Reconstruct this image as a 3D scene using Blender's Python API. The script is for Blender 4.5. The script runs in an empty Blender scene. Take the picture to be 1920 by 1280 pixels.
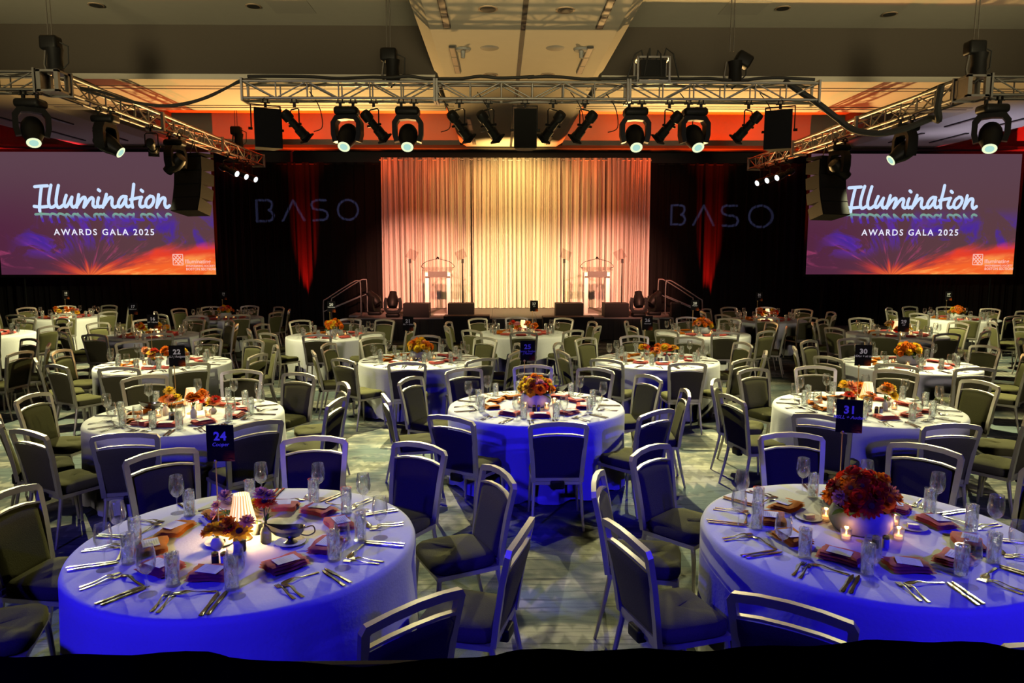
import bpy, math, random
from mathutils import Vector, Matrix, Euler
random.seed(7)
SC = bpy.context.scene
COL = SC.collection
rad = math.radians
# ------------------------------------------------------------------ camera
F, HC = 1370.0, 2.37
PITCH, YAW = math.atan((640 - 474) / F), math.atan((960 - 937) / F)
cam = bpy.data.objects.new('camera', bpy.data.cameras.new('camera'))
COL.objects.link(cam)
cam.data.sensor_width = 36; cam.data.lens = F / 1920 * 36
cam.data.clip_start = .05; cam.data.clip_end = 200
cam.location = (0, 0, HC); cam.rotation_euler = (math.pi / 2 - PITCH, 0, -YAW)
SC.camera = cam
# ------------------------------------------------------------------ world, lights, exposure
SC.view_settings.view_transform = 'Standard'; SC.view_settings.look = 'None'
SC.view_settings.gamma = 1; SC.view_settings.use_curve_mapping = False
SC.view_settings.exposure = 0.0
SC.cycles.use_denoising = True
SC.cycles.max_bounces = 8; SC.cycles.diffuse_bounces = 0; SC.cycles.transparent_max_bounces = 24
SC.cycles.sample_clamp_indirect = 4
w = bpy.data.worlds.new('world'); SC.world = w; w.use_nodes = True
w.node_tree.nodes['Background'].inputs[0].default_value = (0, 0, 0, 1)
w.node_tree.nodes['Background'].inputs[1].default_value = 0

WHITE_W, BLUE_W = 1250, 2200
def spot(name, loc, target, power, color, size, blend=.5, radius=.08, parent=None):
    d = bpy.data.lights.new(name, 'SPOT'); d.energy = power; d.color = color
    d.spot_size = rad(size); d.spot_blend = blend; d.shadow_soft_size = radius
    o = bpy.data.objects.new(name, d); COL.objects.link(o)
    o.location = loc
    v = Vector(target) - Vector(loc)
    o.rotation_euler = v.to_track_quat('-Z', 'Y').to_euler()
    return o
# blue wash heads on the control-side rig behind the camera
BLUE = (.022, .012, 1.0)
spot('blue_wash', (-4.2, -2.6, 5.0), (-1.7, 3.5, .5), BLUE_W, BLUE, 43, 1., .12)
spot('blue_wash', (4.6, -2.6, 5.0), (2.3, 3.5, .5), BLUE_W, BLUE, 43, 1., .12)
spot('blue_wash', (0.3, -2.8, 5.2), (.4, 5.8, .4), BLUE_W * .3, BLUE, 27, 1., .12)
# added spots at the stage corners, standing in for light bounced onto the ceiling
for x in (-3.6, 4.2):
    spot('stage_head_uplight', (x, 20.3, 1.35), (x * 1.5 - .2, 12.5, 7.2), 3600, (1, .60, .2), 95, 1., .1)
# added unseen spots behind the camera, in place of bounce on the ceiling bays
for x in (-7.0, .4, 7.6):
    spot('house_uplight', (x, -1.5, 3.1), (x * .95, 11.5, 8.6), 7000, (1, .84, .46), 44, 1., 1.3)
# added dim fill from behind the camera, in place of bounce on table fronts
for x in (-5.0, 5.5):
    spot('house_light', (x, -4.0, 5.3), (x * .8, 14.5, 1.0), 1900, (1, .86, .86), 32, 1., .8)
for x in (-11.2, 12.1):  # added spots imitate the screens' lavender scatter on the side beams
    spot('beam_uplight', (x, 19.0, .3), (x, 18.6, 5.5), 700, (.72, .66, 1), 62, 1., .1)
# floor uplights at the foot of the black drape (red) and the ones washing the coffer walls
for x, z, p, c in ((-8.3, .22, 6000, (1, .045, .002)), (-6.2, .22, 12500, (1, .05, .002)), (-3.7, .75, 6000, (1, .075, .006)), (-2.1, .75, 4500, (1, .12, .015)), (.4, .75, 3600, (1, .62, .2)), (2.9, .75, 4500, (1, .12, .015)), (4.5, .75, 6000, (1, .075, .006)), (6.75, .22, 12500, (1, .05, .002)), (8.9, .22, 6000, (1, .045, .002)),  # amber lamp added to warm the centre beam, weaker reds to spread the glow
                (-14.0, .22, 11000, (1, .02, .03)), (-16.0, .22, 11000, (1, .015, .01)), (15.0, .22, 11000, (1, .02, .03)), (17.0, .22, 11000, (1, .015, .01))):
    spot('red_uplight', (x, 21.8, z), (x, 22.4, 6.1), p, c, 36, 1.0, .05)
for x in (-6.0, 6.4):  # added spots imitate the red uplights' spill on the side trusses
    spot('truss_uplight', (x, 21.4, .25), (x * 1.06, 17.6, 4.9), 1500, (1, .13, .02), 42, 1., .05)
for x in (-6.2, 6.75):
    spot('red_uplight', (x, 23.2, .05), (x, 23.6, 2.2), 8000, (1, .01, .005), 19, 1., .03)
# stage wash from the ellipsoidals and heads, top-of-drape colour from an added row of unseen lamps
PEACH, AMBER, REDO = (1, .35, .22), (1, .55, .16), (1, .12, .03)
for x0, x1, c, p in ((-2.6, -2.6, PEACH, 9000), (-.4, -1.1, (1, .45, .22), 5000), (1.4, 2.1, (1, .45, .22), 5000), (3.6, 3.6, PEACH, 9000), (.5, .5, (1, .74, .3), 7500)):
    spot('stage_wash', (x0, 12.2, 4.3), (x1, 23.3, 1.35), p * 1.25, c, 25, 1., .05)
for x, c, p in ((-3.4, REDO, 110), (-2.2, (1, .17, .05), 125), (-1.0, (1, .36, .1), 230), (.1, AMBER, 420), (1.0, AMBER, 420), (2.1, (1, .36, .1), 230), (3.3, (1, .17, .05), 125), (4.5, REDO, 110)):
    spot('drape_wash', (x, 21.2, 5.42), (x * 1.02, 23.4, 4.0), p * .72, c, 80, .9, .05)

# ------------------------------------------------------------------ materials
MATS = {}
def mat(name, col=(.5, .5, .5), rough=.6, metal=0., spec=.5, noise=0., scale=30., bump=0., emis=None, es=0., sheen=0.):
    if name in MATS: return MATS[name]
    m = bpy.data.materials.new(name); m.use_nodes = True; MATS[name] = m
    nt = m.node_tree; b = nt.nodes['Principled BSDF']
    b.inputs['Base Color'].default_value = (*col, 1); b.inputs['Roughness'].default_value = rough
    b.inputs['Metallic'].default_value = metal; b.inputs['Specular IOR Level'].default_value = spec
    if sheen: b.inputs['Sheen Weight'].default_value = sheen
    if noise or bump:
        tc = nt.nodes.new('ShaderNodeTexCoord'); n = nt.nodes.new('ShaderNodeTexNoise')
        n.inputs['Scale'].default_value = scale; n.inputs['Detail'].default_value = 4
        nt.links.new(tc.outputs['Object'], n.inputs['Vector'])
        if noise:
            r = nt.nodes.new('ShaderNodeMapRange'); r.inputs['To Min'].default_value = 1 - noise; r.inputs['To Max'].default_value = 1 + noise
            nt.links.new(n.outputs['Fac'], r.inputs['Value'])
            mx = nt.nodes.new('ShaderNodeVectorMath'); mx.operation = 'SCALE'; mx.inputs[0].default_value = col
            nt.links.new(r.outputs[0], mx.inputs['Scale']); nt.links.new(mx.outputs[0], b.inputs['Base Color'])
        if bump:
            bp = nt.nodes.new('ShaderNodeBump'); bp.inputs['Strength'].default_value = bump; bp.inputs['Distance'].default_value = .01
            nt.links.new(n.outputs['Fac'], bp.inputs['Height']); nt.links.new(bp.outputs[0], b.inputs['Normal'])
    if emis:
        b.inputs['Emission Color'].default_value = (*emis, 1); b.inputs['Emission Strength'].default_value = es
    return m
def emission(name, col, s):
    if name in MATS: return MATS[name]
    m = bpy.data.materials.new(name); m.use_nodes = True; MATS[name] = m
    nt = m.node_tree; nt.nodes.remove(nt.nodes['Principled BSDF'])
    e = nt.nodes.new('ShaderNodeEmission'); e.inputs[0].default_value = (*col, 1); e.inputs[1].default_value = s
    nt.links.new(e.outputs[0], nt.nodes['Material Output'].inputs[0]); return m
def thin_glass(name, tint=(.96, .97, .97), base=.05, gain=.75, rough=.03):
    m = bpy.data.materials.new(name); m.use_nodes = True; MATS[name] = m
    nt = m.node_tree; nt.nodes.remove(nt.nodes['Principled BSDF'])
    t = nt.nodes.new('ShaderNodeBsdfTransparent'); t.inputs[0].default_value = (*tint, 1)
    g = nt.nodes.new('ShaderNodeBsdfGlossy'); g.inputs['Roughness'].default_value = rough; g.inputs[0].default_value = (.95, .97, 1, 1)
    fr = nt.nodes.new('ShaderNodeLayerWeight'); fr.inputs[0].default_value = .35
    mr = nt.nodes.new('ShaderNodeMapRange'); mr.inputs['To Min'].default_value = base; mr.inputs['To Max'].default_value = gain
    mix = nt.nodes.new('ShaderNodeMixShader')
    nt.links.new(fr.outputs['Facing'], mr.inputs['Value']); nt.links.new(mr.outputs[0], mix.inputs[0])
    nt.links.new(t.outputs[0], mix.inputs[1]); nt.links.new(g.outputs[0], mix.inputs[2])
    nt.links.new(mix.outputs[0], nt.nodes['Material Output'].inputs[0]); return m
class NT:                                             # tiny math-node helper
    def __init__(s, nt): s.nt = nt
    def _set(s, sock, v):
        if hasattr(v, 'is_output'): s.nt.links.new(v, sock)
        else: sock.default_value = v
    def m(s, op, a, b=0., clamp=False):
        n = s.nt.nodes.new('ShaderNodeMath'); n.operation = op; n.use_clamp = clamp
        s._set(n.inputs[0], a); s._set(n.inputs[1], b); return n.outputs[0]
    def v(s, op, a, b=None, scale=None, out=0):
        n = s.nt.nodes.new('ShaderNodeVectorMath'); n.operation = op
        s._set(n.inputs[0], a)
        if b is not None: s._set(n.inputs[1], b)
        if scale is not None: s._set(n.inputs['Scale'], scale)
        return n.outputs[out]
    def comb(s, x, y, z=0.):
        n = s.nt.nodes.new('ShaderNodeCombineXYZ')
        for i, q in enumerate((x, y, z)): s._set(n.inputs[i], q)
        return n.outputs[0]
    def sep(s, v):
        n = s.nt.nodes.new('ShaderNodeSeparateXYZ'); s.nt.links.new(v, n.inputs[0]); return n.outputs
    def noise(s, vec, scale, detail=3., rough=.5, dist=0.):
        n = s.nt.nodes.new('ShaderNodeTexNoise'); s.nt.links.new(vec, n.inputs['Vector'])
        n.inputs['Scale'].default_value = scale; n.inputs['Detail'].default_value = detail
        n.inputs['Roughness'].default_value = rough; n.inputs['Distortion'].default_value = dist
        return n.outputs['Fac']
    def step(s, v, a, b, lo=0., hi=1.):
        n = s.nt.nodes.new('ShaderNodeMapRange'); n.interpolation_type = 'SMOOTHSTEP'
        s._set(n.inputs['Value'], v); n.inputs['From Min'].default_value = a; n.inputs['From Max'].default_value = b
        n.inputs['To Min'].default_value = lo; n.inputs['To Max'].default_value = hi; return n.outputs[0]
    def mix(s, f, a, b):
        n = s.nt.nodes.new('ShaderNodeMix'); n.data_type = 'RGBA'
        s._set(n.inputs[0], f)
        for i, q in ((6, a), (7, b)):
            if hasattr(q, 'is_output'): s.nt.links.new(q, n.inputs[i])
            else: n.inputs[i].default_value = (*q, 1)
        return n.outputs[2]

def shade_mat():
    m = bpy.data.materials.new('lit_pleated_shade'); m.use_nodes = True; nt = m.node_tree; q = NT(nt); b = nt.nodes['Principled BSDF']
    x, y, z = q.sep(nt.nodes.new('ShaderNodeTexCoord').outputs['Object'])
    a = q.m('MULTIPLY', q.m('ARCTAN2', y, x), 20.); f = q.step(q.m('SINE', a), -.6, .5)  # pleat grooves darkened in the emission colour to imitate their shading
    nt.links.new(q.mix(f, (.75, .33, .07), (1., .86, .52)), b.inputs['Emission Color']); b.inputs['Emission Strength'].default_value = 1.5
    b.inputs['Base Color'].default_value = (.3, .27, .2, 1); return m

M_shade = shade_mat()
M_cloth = mat('white_linen', (.78, .77, .75), .85, bump=.15, scale=60, noise=.03)
M_fab = mat('chair_fabric', (.12, .112, .048), .95, spec=.1, noise=.22, scale=140, bump=.2)
M_frame = mat('champagne_metal', (.42, .39, .34), .45, .7, noise=.06, scale=20)
M_black = mat('black_plastic', (.007, .007, .0075), .45, spec=.15, noise=.2, scale=25)
M_blackmat = mat('black_powder_coat', (.007, .007, .0075), .6, spec=.15, noise=.2, scale=25)
M_grille = mat('speaker_grille', (.007, .007, .0075), .75, spec=.15, bump=.5, scale=220)
M_rubber = mat('black_rubber', (.01, .01, .01), .7, noise=.2, scale=30)
M_alu = mat('aluminium', (.23, .225, .22), .42, 1.0, noise=.08, scale=18)
M_steel = mat('polished_steel', (.19, .185, .18), .22, 1.0, noise=.04, scale=30)
M_brass = mat('brushed_brass', (.75, .52, .25), .3, 1.0, noise=.06, scale=30)
M_chain = mat('chain_steel', (.12, .11, .1), .5, .8, noise=.2, scale=40)
M_ceil = mat('ceiling_plaster', (.62, .58, .47), .9, noise=.04, scale=6)
M_beam = mat('beam_plaster', (.68, .62, .50), .88, noise=.04, scale=5)
M_bulk = mat('bulkhead_wallcovering', (.075, .06, .045), .85, noise=.08, scale=40)  # the bulkhead's shade is put into this base colour, darker than the fascia
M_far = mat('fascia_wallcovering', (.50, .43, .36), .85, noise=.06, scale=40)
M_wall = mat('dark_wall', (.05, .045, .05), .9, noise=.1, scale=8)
M_slot = mat('diffuser_black', (.02, .018, .016), .6, noise=.1, scale=20)
M_slotl = mat('diffuser_vane', (.35, .27, .2), .5, noise=.1, scale=20)
M_grey = mat('grey_speaker_cover', (.30, .29, .27), .7, noise=.1, scale=80)
M_paper = mat('menu_paper', (.8, .79, .76), .8, noise=.03, scale=50)
M_velvet = mat('black_velour', (.011, .010, .010), .95, spec=.1, noise=.2, scale=50)
M_frontdrape = mat('black_masking_cloth', (.0012, .0012, .0014), 1., spec=0., noise=.2, scale=40)
M_drape = mat('ivory_voile', (.80, .75, .68), .85, noise=.04, scale=30)
M_deck = mat('stage_deck_carpet', (.30, .28, .27), .9, noise=.12, scale=60, bump=.2)
M_skirt = mat('stage_skirt', (.015, .014, .014), .9, noise=.15, scale=40)
M_frost = mat('frosted_white', (.75, .78, .76), .4, noise=.03, scale=20)
M_flame = emission('candle_flame', (1, .5, .15), 14)
M_wax = mat('candle_wax', (.9, .75, .55), .5, emis=(1, .45, .12), es=1.6, noise=.05, scale=60)  # emission added to imitate flame light glowing through the wax
M_lens = emission('lit_lens', (.42, .72, .62), 1.0)
M_lensring = emission('lit_lens_rim', (.9, 1, .62), 1.0)
M_lensw = emission('lit_lens_white', (.9, .97, 1), 1.5)
M_butter = mat('butter', (.8, .72, .5), .5, noise=.05, scale=60)
M_gravy = mat('gravy', (.45, .35, .2), .3, noise=.2, scale=40)
M_ice = mat('ice_water', (.72, .76, .76), .15, noise=.5, scale=70, bump=.6)
MATS.pop('ice_water')
M_ice = thin_glass('ice_water', (.88, .9, .9), .12, .6, .15)
nt_ = M_ice.node_tree; g_ = [n for n in nt_.nodes if n.type == 'BSDF_GLOSSY'][0]
nz_ = nt_.nodes.new('ShaderNodeTexNoise'); nz_.inputs['Scale'].default_value = 60; bp_ = nt_.nodes.new('ShaderNodeBump'); bp_.inputs['Strength'].default_value = .9; bp_.inputs['Distance'].default_value = .02
tc_ = nt_.nodes.new('ShaderNodeTexCoord'); nt_.links.new(tc_.outputs['Object'], nz_.inputs['Vector']); nt_.links.new(nz_.outputs['Fac'], bp_.inputs['Height']); nt_.links.new(bp_.outputs[0], g_.inputs['Normal'])
tl_ = nt_.nodes.new('ShaderNodeBsdfTranslucent'); tl_.inputs[0].default_value = (.85, .88, .86, 1); df_ = nt_.nodes.new('ShaderNodeBsdfDiffuse'); df_.inputs[0].default_value = (.85, .88, .86, 1)
m1_ = nt_.nodes.new('ShaderNodeMixShader'); m2_ = nt_.nodes.new('ShaderNodeMixShader'); out_ = nt_.nodes['Material Output']; prev_ = out_.inputs[0].links[0].from_socket
nt_.links.new(tl_.outputs[0], m1_.inputs[1]); nt_.links.new(df_.outputs[0], m1_.inputs[2])
st_ = nt_.nodes.new('ShaderNodeMapRange'); st_.inputs['From Min'].default_value = .42; st_.inputs['From Max'].default_value = .62; st_.inputs['To Min'].default_value = .06; st_.inputs['To Max'].default_value = .42
nt_.links.new(nz_.outputs['Fac'], st_.inputs['Value']); nt_.links.new(st_.outputs[0], m2_.inputs[0]); nt_.links.new(prev_, m2_.inputs[1]); nt_.links.new(m1_.outputs[0], m2_.inputs[2]); nt_.links.new(m2_.outputs[0], out_.inputs[0])
M_glass = thin_glass('clear_glass', (.97, .98, .98), .05, .75)
M_footglass = thin_glass('thin_foot_glass', (.97, .98, .98), .02, .14)
M_votive = thin_glass('ribbed_votive_glass', (.9, .85, .8), .2, .85, .15)
M_prompt = thin_glass('prompter_glass', (.88, .84, .84), .03, .2)
M_acryl = thin_glass('clear_acrylic', (.93, .95, .95), .06, .6)
COLS = {'orange': (.85, .20, .012), 'red': (.62, .03, .012), 'yellow': (.95, .58, .03), 'pink': (.80, .30, .34), 'coral': (.90, .30, .13),
        'maroon': (.28, .012, .012), 'cream': (.9, .66, .42), 'mauve': (.48, .20, .40), 'gold': (.95, .48, .02)}
def petal_mat(name, c, tr=.5):
    m = mat(name, c, .7, spec=.2, noise=.18, scale=60); nt = m.node_tree; b = nt.nodes['Principled BSDF']
    t = nt.nodes.new('ShaderNodeBsdfTranslucent'); t.inputs[0].default_value = (*[min(1, q * 1.15) for q in c], 1); mx = nt.nodes.new('ShaderNodeMixShader'); mx.inputs[0].default_value = tr
    nt.links.new(b.outputs[0], mx.inputs[1]); nt.links.new(t.outputs[0], mx.inputs[2]); nt.links.new(mx.outputs[0], nt.nodes['Material Output'].inputs[0]); return m
FM = {k: petal_mat('petal_' + k, c) for k, c in COLS.items()}
M_centre = mat('flower_centre', (.10, .035, .01), .9, noise=.3, scale=200, bump=.5)
M_leaf = petal_mat('leaf_green', (.07, .15, .02), .4)
M_stem = mat('stem_green', (.10, .17, .03), .6, noise=.2, scale=30)
M_nap = {'coral': petal_mat('napkin_coral', (.88, .17, .14), .3), 'orange': petal_mat('napkin_orange', (.85, .24, .012), .3)}
M_whitecer = petal_mat('white_porcelain', (.82, .80, .76), .35)
M_ink = mat('white_print', (.8, .8, .82), .7, noise=.02, scale=20)
M_salt = mat('salt', (.7, .7, .7), .8, noise=.1, scale=200)
M_pepper = mat('pepper', (.03, .025, .02), .8, noise=.4, scale=200)

# ------------------------------------------------------------------ mesh helpers
class B:
    def __init__(s): s.v = []; s.f = []; s.mi = []; s.cur = 0
    def add(s, vs, fs):
        o = len(s.v); s.v += [tuple(q) for q in vs]; s.f += [tuple(i + o for i in f) for f in fs]; s.mi += [s.cur] * len(fs); return s
    def box(s, x0, x1, y0, y1, z0, z1, M=None):
        vs = [Vector((x, y, z)) for z in (z0, z1) for y in (y0, y1) for x in (x0, x1)]
        if M: vs = [M @ q for q in vs]
        return s.add(vs, [(0, 2, 3, 1), (4, 5, 7, 6), (0, 1, 5, 4), (2, 6, 7, 3), (0, 4, 6, 2), (1, 3, 7, 5)])
    def tube(s, path, r, n=8, cap=True):
        P = [Vector(p) for p in path]; rs = r if isinstance(r, (list, tuple)) else [r] * len(P)
        vs = []; up = None
        for i, p in enumerate(P):
            t = (P[min(i + 1, len(P) - 1)] - P[max(i - 1, 0)]).normalized()
            if up is None: up = Vector((0, 0, 1)) if abs(t.z) < .9 else Vector((1, 0, 0))
            a = t.cross(up).normalized(); b = a.cross(t).normalized(); up = b
            for k in range(n):
                th = 2 * math.pi * (k + .5) / n
                vs.append(p + (a * math.cos(th) + b * math.sin(th)) * rs[i])
        fs = [(i * n + k, i * n + (k + 1) % n, (i + 1) * n + (k + 1) % n, (i + 1) * n + k) for i in range(len(P) - 1) for k in range(n)]
        if cap: fs += [tuple(range(n - 1, -1, -1)), tuple((len(P) - 1) * n + k for k in range(n))]
        return s.add(vs, fs)
    def lathe(s, prof, n=16, M=None, cap=True, flute=0.):
        vs = []
        for r, z in prof:
            for k in range(n):
                th = 2 * math.pi * k / n; rr = r * (1 + (flute if k % 2 else -flute))
                q = Vector((rr * math.cos(th), rr * math.sin(th), z)); vs.append(M @ q if M else q)
        m = len(prof)
        fs = [(i * n + k, i * n + (k + 1) % n, (i + 1) * n + (k + 1) % n, (i + 1) * n + k) for i in range(m - 1) for k in range(n)]
        if cap:
            if prof[0][0] > 1e-4: fs.append(tuple(range(n - 1, -1, -1)))
            if prof[-1][0] > 1e-4: fs.append(tuple((m - 1) * n + k for k in range(n)))
        return s.add(vs, fs)
    def grid(s, fn, nu, nv, closed=False):
        vs = [fn(i / (nu if closed else nu - 1), j / (nv - 1)) for j in range(nv) for i in range(nu)]
        cu = nu if closed else nu - 1
        return s.add(vs, [(j * nu + i, j * nu + (i + 1) % nu, (j + 1) * nu + (i + 1) % nu, (j + 1) * nu + i) for j in range(nv - 1) for i in range(cu)])
    def rectsweep(s, path, wdt, dep, bn=(0, 1, 0), closed=False):
        P = [Vector(p) for p in path]; bn = Vector(bn); vs = []; N = len(P)
        for i, p in enumerate(P):
            if closed: t0 = (p - P[i - 1]).normalized(); t1 = (P[(i + 1) % N] - p).normalized()
            else:
                t0 = (p - P[max(i - 1, 0)]).normalized() if i else (P[1] - p).normalized()
                t1 = (P[min(i + 1, N - 1)] - p).normalized() if i < N - 1 else t0
            t = (t0 + t1).normalized(); nn = t.cross(bn).normalized(); b2 = nn.cross(t).normalized()
            k = 1 / max(.5, math.sqrt(max(.05, (1 + t0.dot(t1)) / 2)))
            for a, b in ((-1, -1), (1, -1), (1, 1), (-1, 1)): vs.append(p + nn * (a * wdt / 2 * k) + b2 * (b * dep / 2))
        fs = []
        for i in range(N if closed else N - 1):
            j = (i + 1) % N
            for k in range(4): fs.append((i * 4 + k, i * 4 + (k + 1) % 4, j * 4 + (k + 1) % 4, j * 4 + k))
        if not closed: fs += [(3, 2, 1, 0), tuple((N - 1) * 4 + k for k in range(4))]
        return s.add(vs, fs)
    def mesh(s, name, mats, smooth=True, ang=40):
        me = bpy.data.meshes.new(name); me.from_pydata(s.v, [], s.f)
        for m in (mats if isinstance(mats, (list, tuple)) else [mats]): me.materials.append(m)
        if any(s.mi): me.polygons.foreach_set('material_index', s.mi)
        me.polygons.foreach_set('use_smooth', [smooth] * len(s.f))
        if smooth: me.set_sharp_from_angle(angle=rad(ang))
        me.update(); return me
def rbox(x0, x1, y0, y1, z0, z1, r):
    """rounded box as stacked rounded outlines"""
    b = B(); n = 4
    def outline(ins, z):
        o = []
        for cx, cy, a0 in ((x1 - r, y1 - r, 0), (x0 + r, y1 - r, 90), (x0 + r, y0 + r, 180), (x1 - r, y0 + r, 270)):
            for k in range(n + 1):
                a = rad(a0 + 90 * k / n); o.append((cx + (r - ins) * math.cos(a), cy + (r - ins) * math.sin(a), z))
        return o
    rows = [outline(r * .6, z0), outline(r * .15, z0 + r * .35), outline(0, z0 + r * .9), outline(0, z1 - r * .9), outline(r * .15, z1 - r * .35), outline(r * .6, z1)]
    m = len(rows[0]); vs = [p for q in rows for p in q]
    fs = [(i * m + k, i * m + (k + 1) % m, (i + 1) * m + (k + 1) % m, (i + 1) * m + k) for i in range(5) for k in range(m)]
    fs += [tuple(range(m - 1, -1, -1)), tuple(5 * m + k for k in range(m))]
    return b.add(vs, fs)
def ob(name, me, parent=None, loc=(0, 0, 0), rot=(0, 0, 0), scale=None):
    o = bpy.data.objects.new(name, me); COL.objects.link(o); o.parent = parent
    o.location = loc; o.rotation_euler = rot
    if scale is not None: o.scale = scale if hasattr(scale, '__len__') else (scale,) * 3
    return o
def tag(o, label, cat, group=None):
    o['label'] = label; o['category'] = cat
    if group: o['group'] = group
    return o
def thing(name, label, cat, loc=(0, 0, 0), rot=(0, 0, 0), group=None):
    return tag(ob(name, None, None, loc, rot), label, cat, group)
def struct(name, b, m, smooth=False):
    o = ob(name, b.mesh(name, m, smooth)); o['kind'] = 'structure'; return o
def copy_tree(o, parent=None):
    c = o.copy(); COL.objects.link(c); c.parent = parent
    for ch in list(KIDS.get(o, ())): copy_tree(ch, c)
    return c
KIDS = {}
def kids_of(o):
    KIDS[o] = [c for c in bpy.data.objects if c.parent == o]
    for c in KIDS[o]: kids_of(c)
def place(proto, label, group, loc, rot):
    c = copy_tree(proto); c.location = loc; c.rotation_euler = rot; c['label'] = label; c['group'] = group; return c
def ray(u, v):
    x, y, z = (u - 960) / F, 1., (640 - v) / F
    c, s = math.cos(PITCH), math.sin(PITCH); yf, zz = y * c + z * s, -y * s + z * c
    c, s = math.cos(YAW), math.sin(YAW)
    return x * c + yf * s, -x * s + yf * c, zz
def at(u, v, Y):                 # photo point at a known distance
    x, y, z = ray(u, v); t = Y / y; return Vector((x * t, Y, HC + z * t))
def on(u, v, z):                 # photo point on a level surface
    x, y, q = ray(u, v); t = (z - HC) / q; return Vector((x * t, y * t, z))
def text_mesh(txt, size, m, bold=0., shear=0., space=1., align='CENTER'):
    c = bpy.data.curves.new('txt', 'FONT'); c.body = txt; c.size = size; c.align_x = align; c.align_y = 'CENTER'
    c.offset = bold; c.shear = shear; c.space_character = space; c.resolution_u = 3
    o = bpy.data.objects.new('txt', c); COL.objects.link(o)
    bpy.context.view_layer.update()
    me = bpy.data.meshes.new_from_object(o.evaluated_get(bpy.context.evaluated_depsgraph_get()))
    bpy.data.objects.remove(o); me.materials.clear(); me.materials.append(m); return me
def strokes_mesh(strokes, wd, m, fn):
    b = B()
    for st in strokes:
        P = [Vector((p[0], p[1], 0)) for p in st]
        if len(P) > 2:                       # smooth once (Chaikin)
            Q = [P[0]]
            for i in range(len(P) - 1): Q += [P[i].lerp(P[i + 1], .25), P[i].lerp(P[i + 1], .75)]
            P = Q + [P[-1]]
        for i, p in enumerate(P):
            b.add([p + Vector((math.cos(a), math.sin(a), 0)) * (wd / 2) for a in [2 * math.pi * k / 12 for k in range(12)]], [tuple(range(12))])
            if i:
                d = (p - P[i - 1]); 
                if d.length < 1e-6: continue
                n = Vector((-d.y, d.x, 0)).normalized() * (wd / 2)
                b.add([P[i - 1] - n, p - n, p + n, P[i - 1] + n], [(0, 1, 2, 3)])
    b.v = [fn(*q) for q in b.v]
    return b.mesh('lettering', m, False)

# ------------------------------------------------------------------ the room
ZB, ZH, YF = 5.58, 6.55, 22.8
def carpet():
    m = bpy.data.materials.new('patterned_carpet'); m.use_nodes = True; nt = m.node_tree; q = NT(nt); b = nt.nodes['Principled BSDF']
    tc = nt.nodes.new('ShaderNodeTexCoord').outputs['Object']; x, y, z = q.sep(tc)
    big = q.noise(q.comb(q.m('MULTIPLY', x, .55), q.m('MULTIPLY', y, .8)), 1.0, 2.)
    blotch = q.noise(q.comb(q.m('MULTIPLY', x, .9), q.m('MULTIPLY', y, 1.5)), 1.3, 3., .6, .6)
    streak = q.noise(q.comb(q.m('MULTIPLY', x, 1.2), q.m('MULTIPLY', y, 16.)), 1.6, 4., .65)
    zig = q.m('MULTIPLY', q.m('PINGPONG', q.m('ADD', x, q.m('MULTIPLY', big, .3)), .055), 2.2)
    band = q.m('PINGPONG', q.m('ADD', q.m('ADD', y, zig), q.m('MULTIPLY', big, .7)), .19)
    zz = q.step(band, .06, .13)
    zmask = q.m('MULTIPLY', zz, q.step(blotch, .45, .62))
    c = q.mix(q.step(blotch, .36, .6), (.085, .105, .11), (.30, .29, .22))
    c = q.mix(q.step(big, .46, .58), c, (.17, .21, .20))
    c = q.mix(q.m('MULTIPLY', zmask, .75), c, (.52, .49, .39))
    c = q.mix(q.step(streak, .5, .72, 0, .8), c, (.05, .052, .06))
    c = q.mix(q.step(q.noise(tc, 5., 3.), .62, .75, 0, .6), c, (.06, .06, .065))
    nt.links.new(c, b.inputs['Base Color']); b.inputs['Roughness'].default_value = .95; b.inputs['Specular IOR Level'].default_value = .1
    fine = q.noise(tc, 160., 2.); bp = nt.nodes.new('ShaderNodeBump'); bp.inputs['Strength'].default_value = .5; bp.inputs['Distance'].default_value = .01
    nt.links.new(fine, bp.inputs['Height']); nt.links.new(bp.outputs[0], b.inputs['Normal']); return m
struct('floor', B().box(-20, 20, -5, 24.2, -.1, 0), carpet())
struct('ceiling', B().box(-20, 20, -5, 24.2, ZH, ZH + .1), M_ceil)
struct('wall_back', B().box(-20, 20, 24.1, 24.3, 0, ZB), M_wall)
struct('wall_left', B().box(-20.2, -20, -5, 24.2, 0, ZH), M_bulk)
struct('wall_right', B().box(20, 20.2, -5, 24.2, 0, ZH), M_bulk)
struct('wall_front', B().box(-20, 20, -5.2, -5, 0, ZH), M_wall)
def beam_y(name, x0, x1):
    b = B(); c = .2
    b.add([(x0, -5, ZH), (x0, -5, ZB + .13), (x0 + c, -5, ZB), (x1 - c, -5, ZB), (x1, -5, ZB + .13), (x1, -5, ZH)] +
          [(x0, YF, ZH), (x0, YF, ZB + .13), (x0 + c, YF, ZB), (x1 - c, YF, ZB), (x1, YF, ZB + .13), (x1, YF, ZH)],
          [(i, i + 1, i + 7, i + 6) for i in range(5)] + [(5, 4, 3, 2, 1, 0)])
    return struct(name, b, M_beam)
beam_y('trim_1', -1.2, 1.92); beam_y('trim_2', -12.8, -9.85); beam_y('trim_3', 10.55, 13.6)
bx = [(-20, -12.8), (-9.85, -1.2), (1.92, 10.55), (13.6, 20)]
n = 4
for y0, y1 in ((14.2, 17.2),):
    for x0, x1 in bx:
        struct('trim_%d' % n, B().box(x0, x1, y0, y1, ZB, ZH), [M_beam]); n += 1
        f = struct('trim_%d' % n, B().box(x0, x1, y0 - .012, y0, ZB + .1, ZH), M_bulk); n += 1
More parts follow.
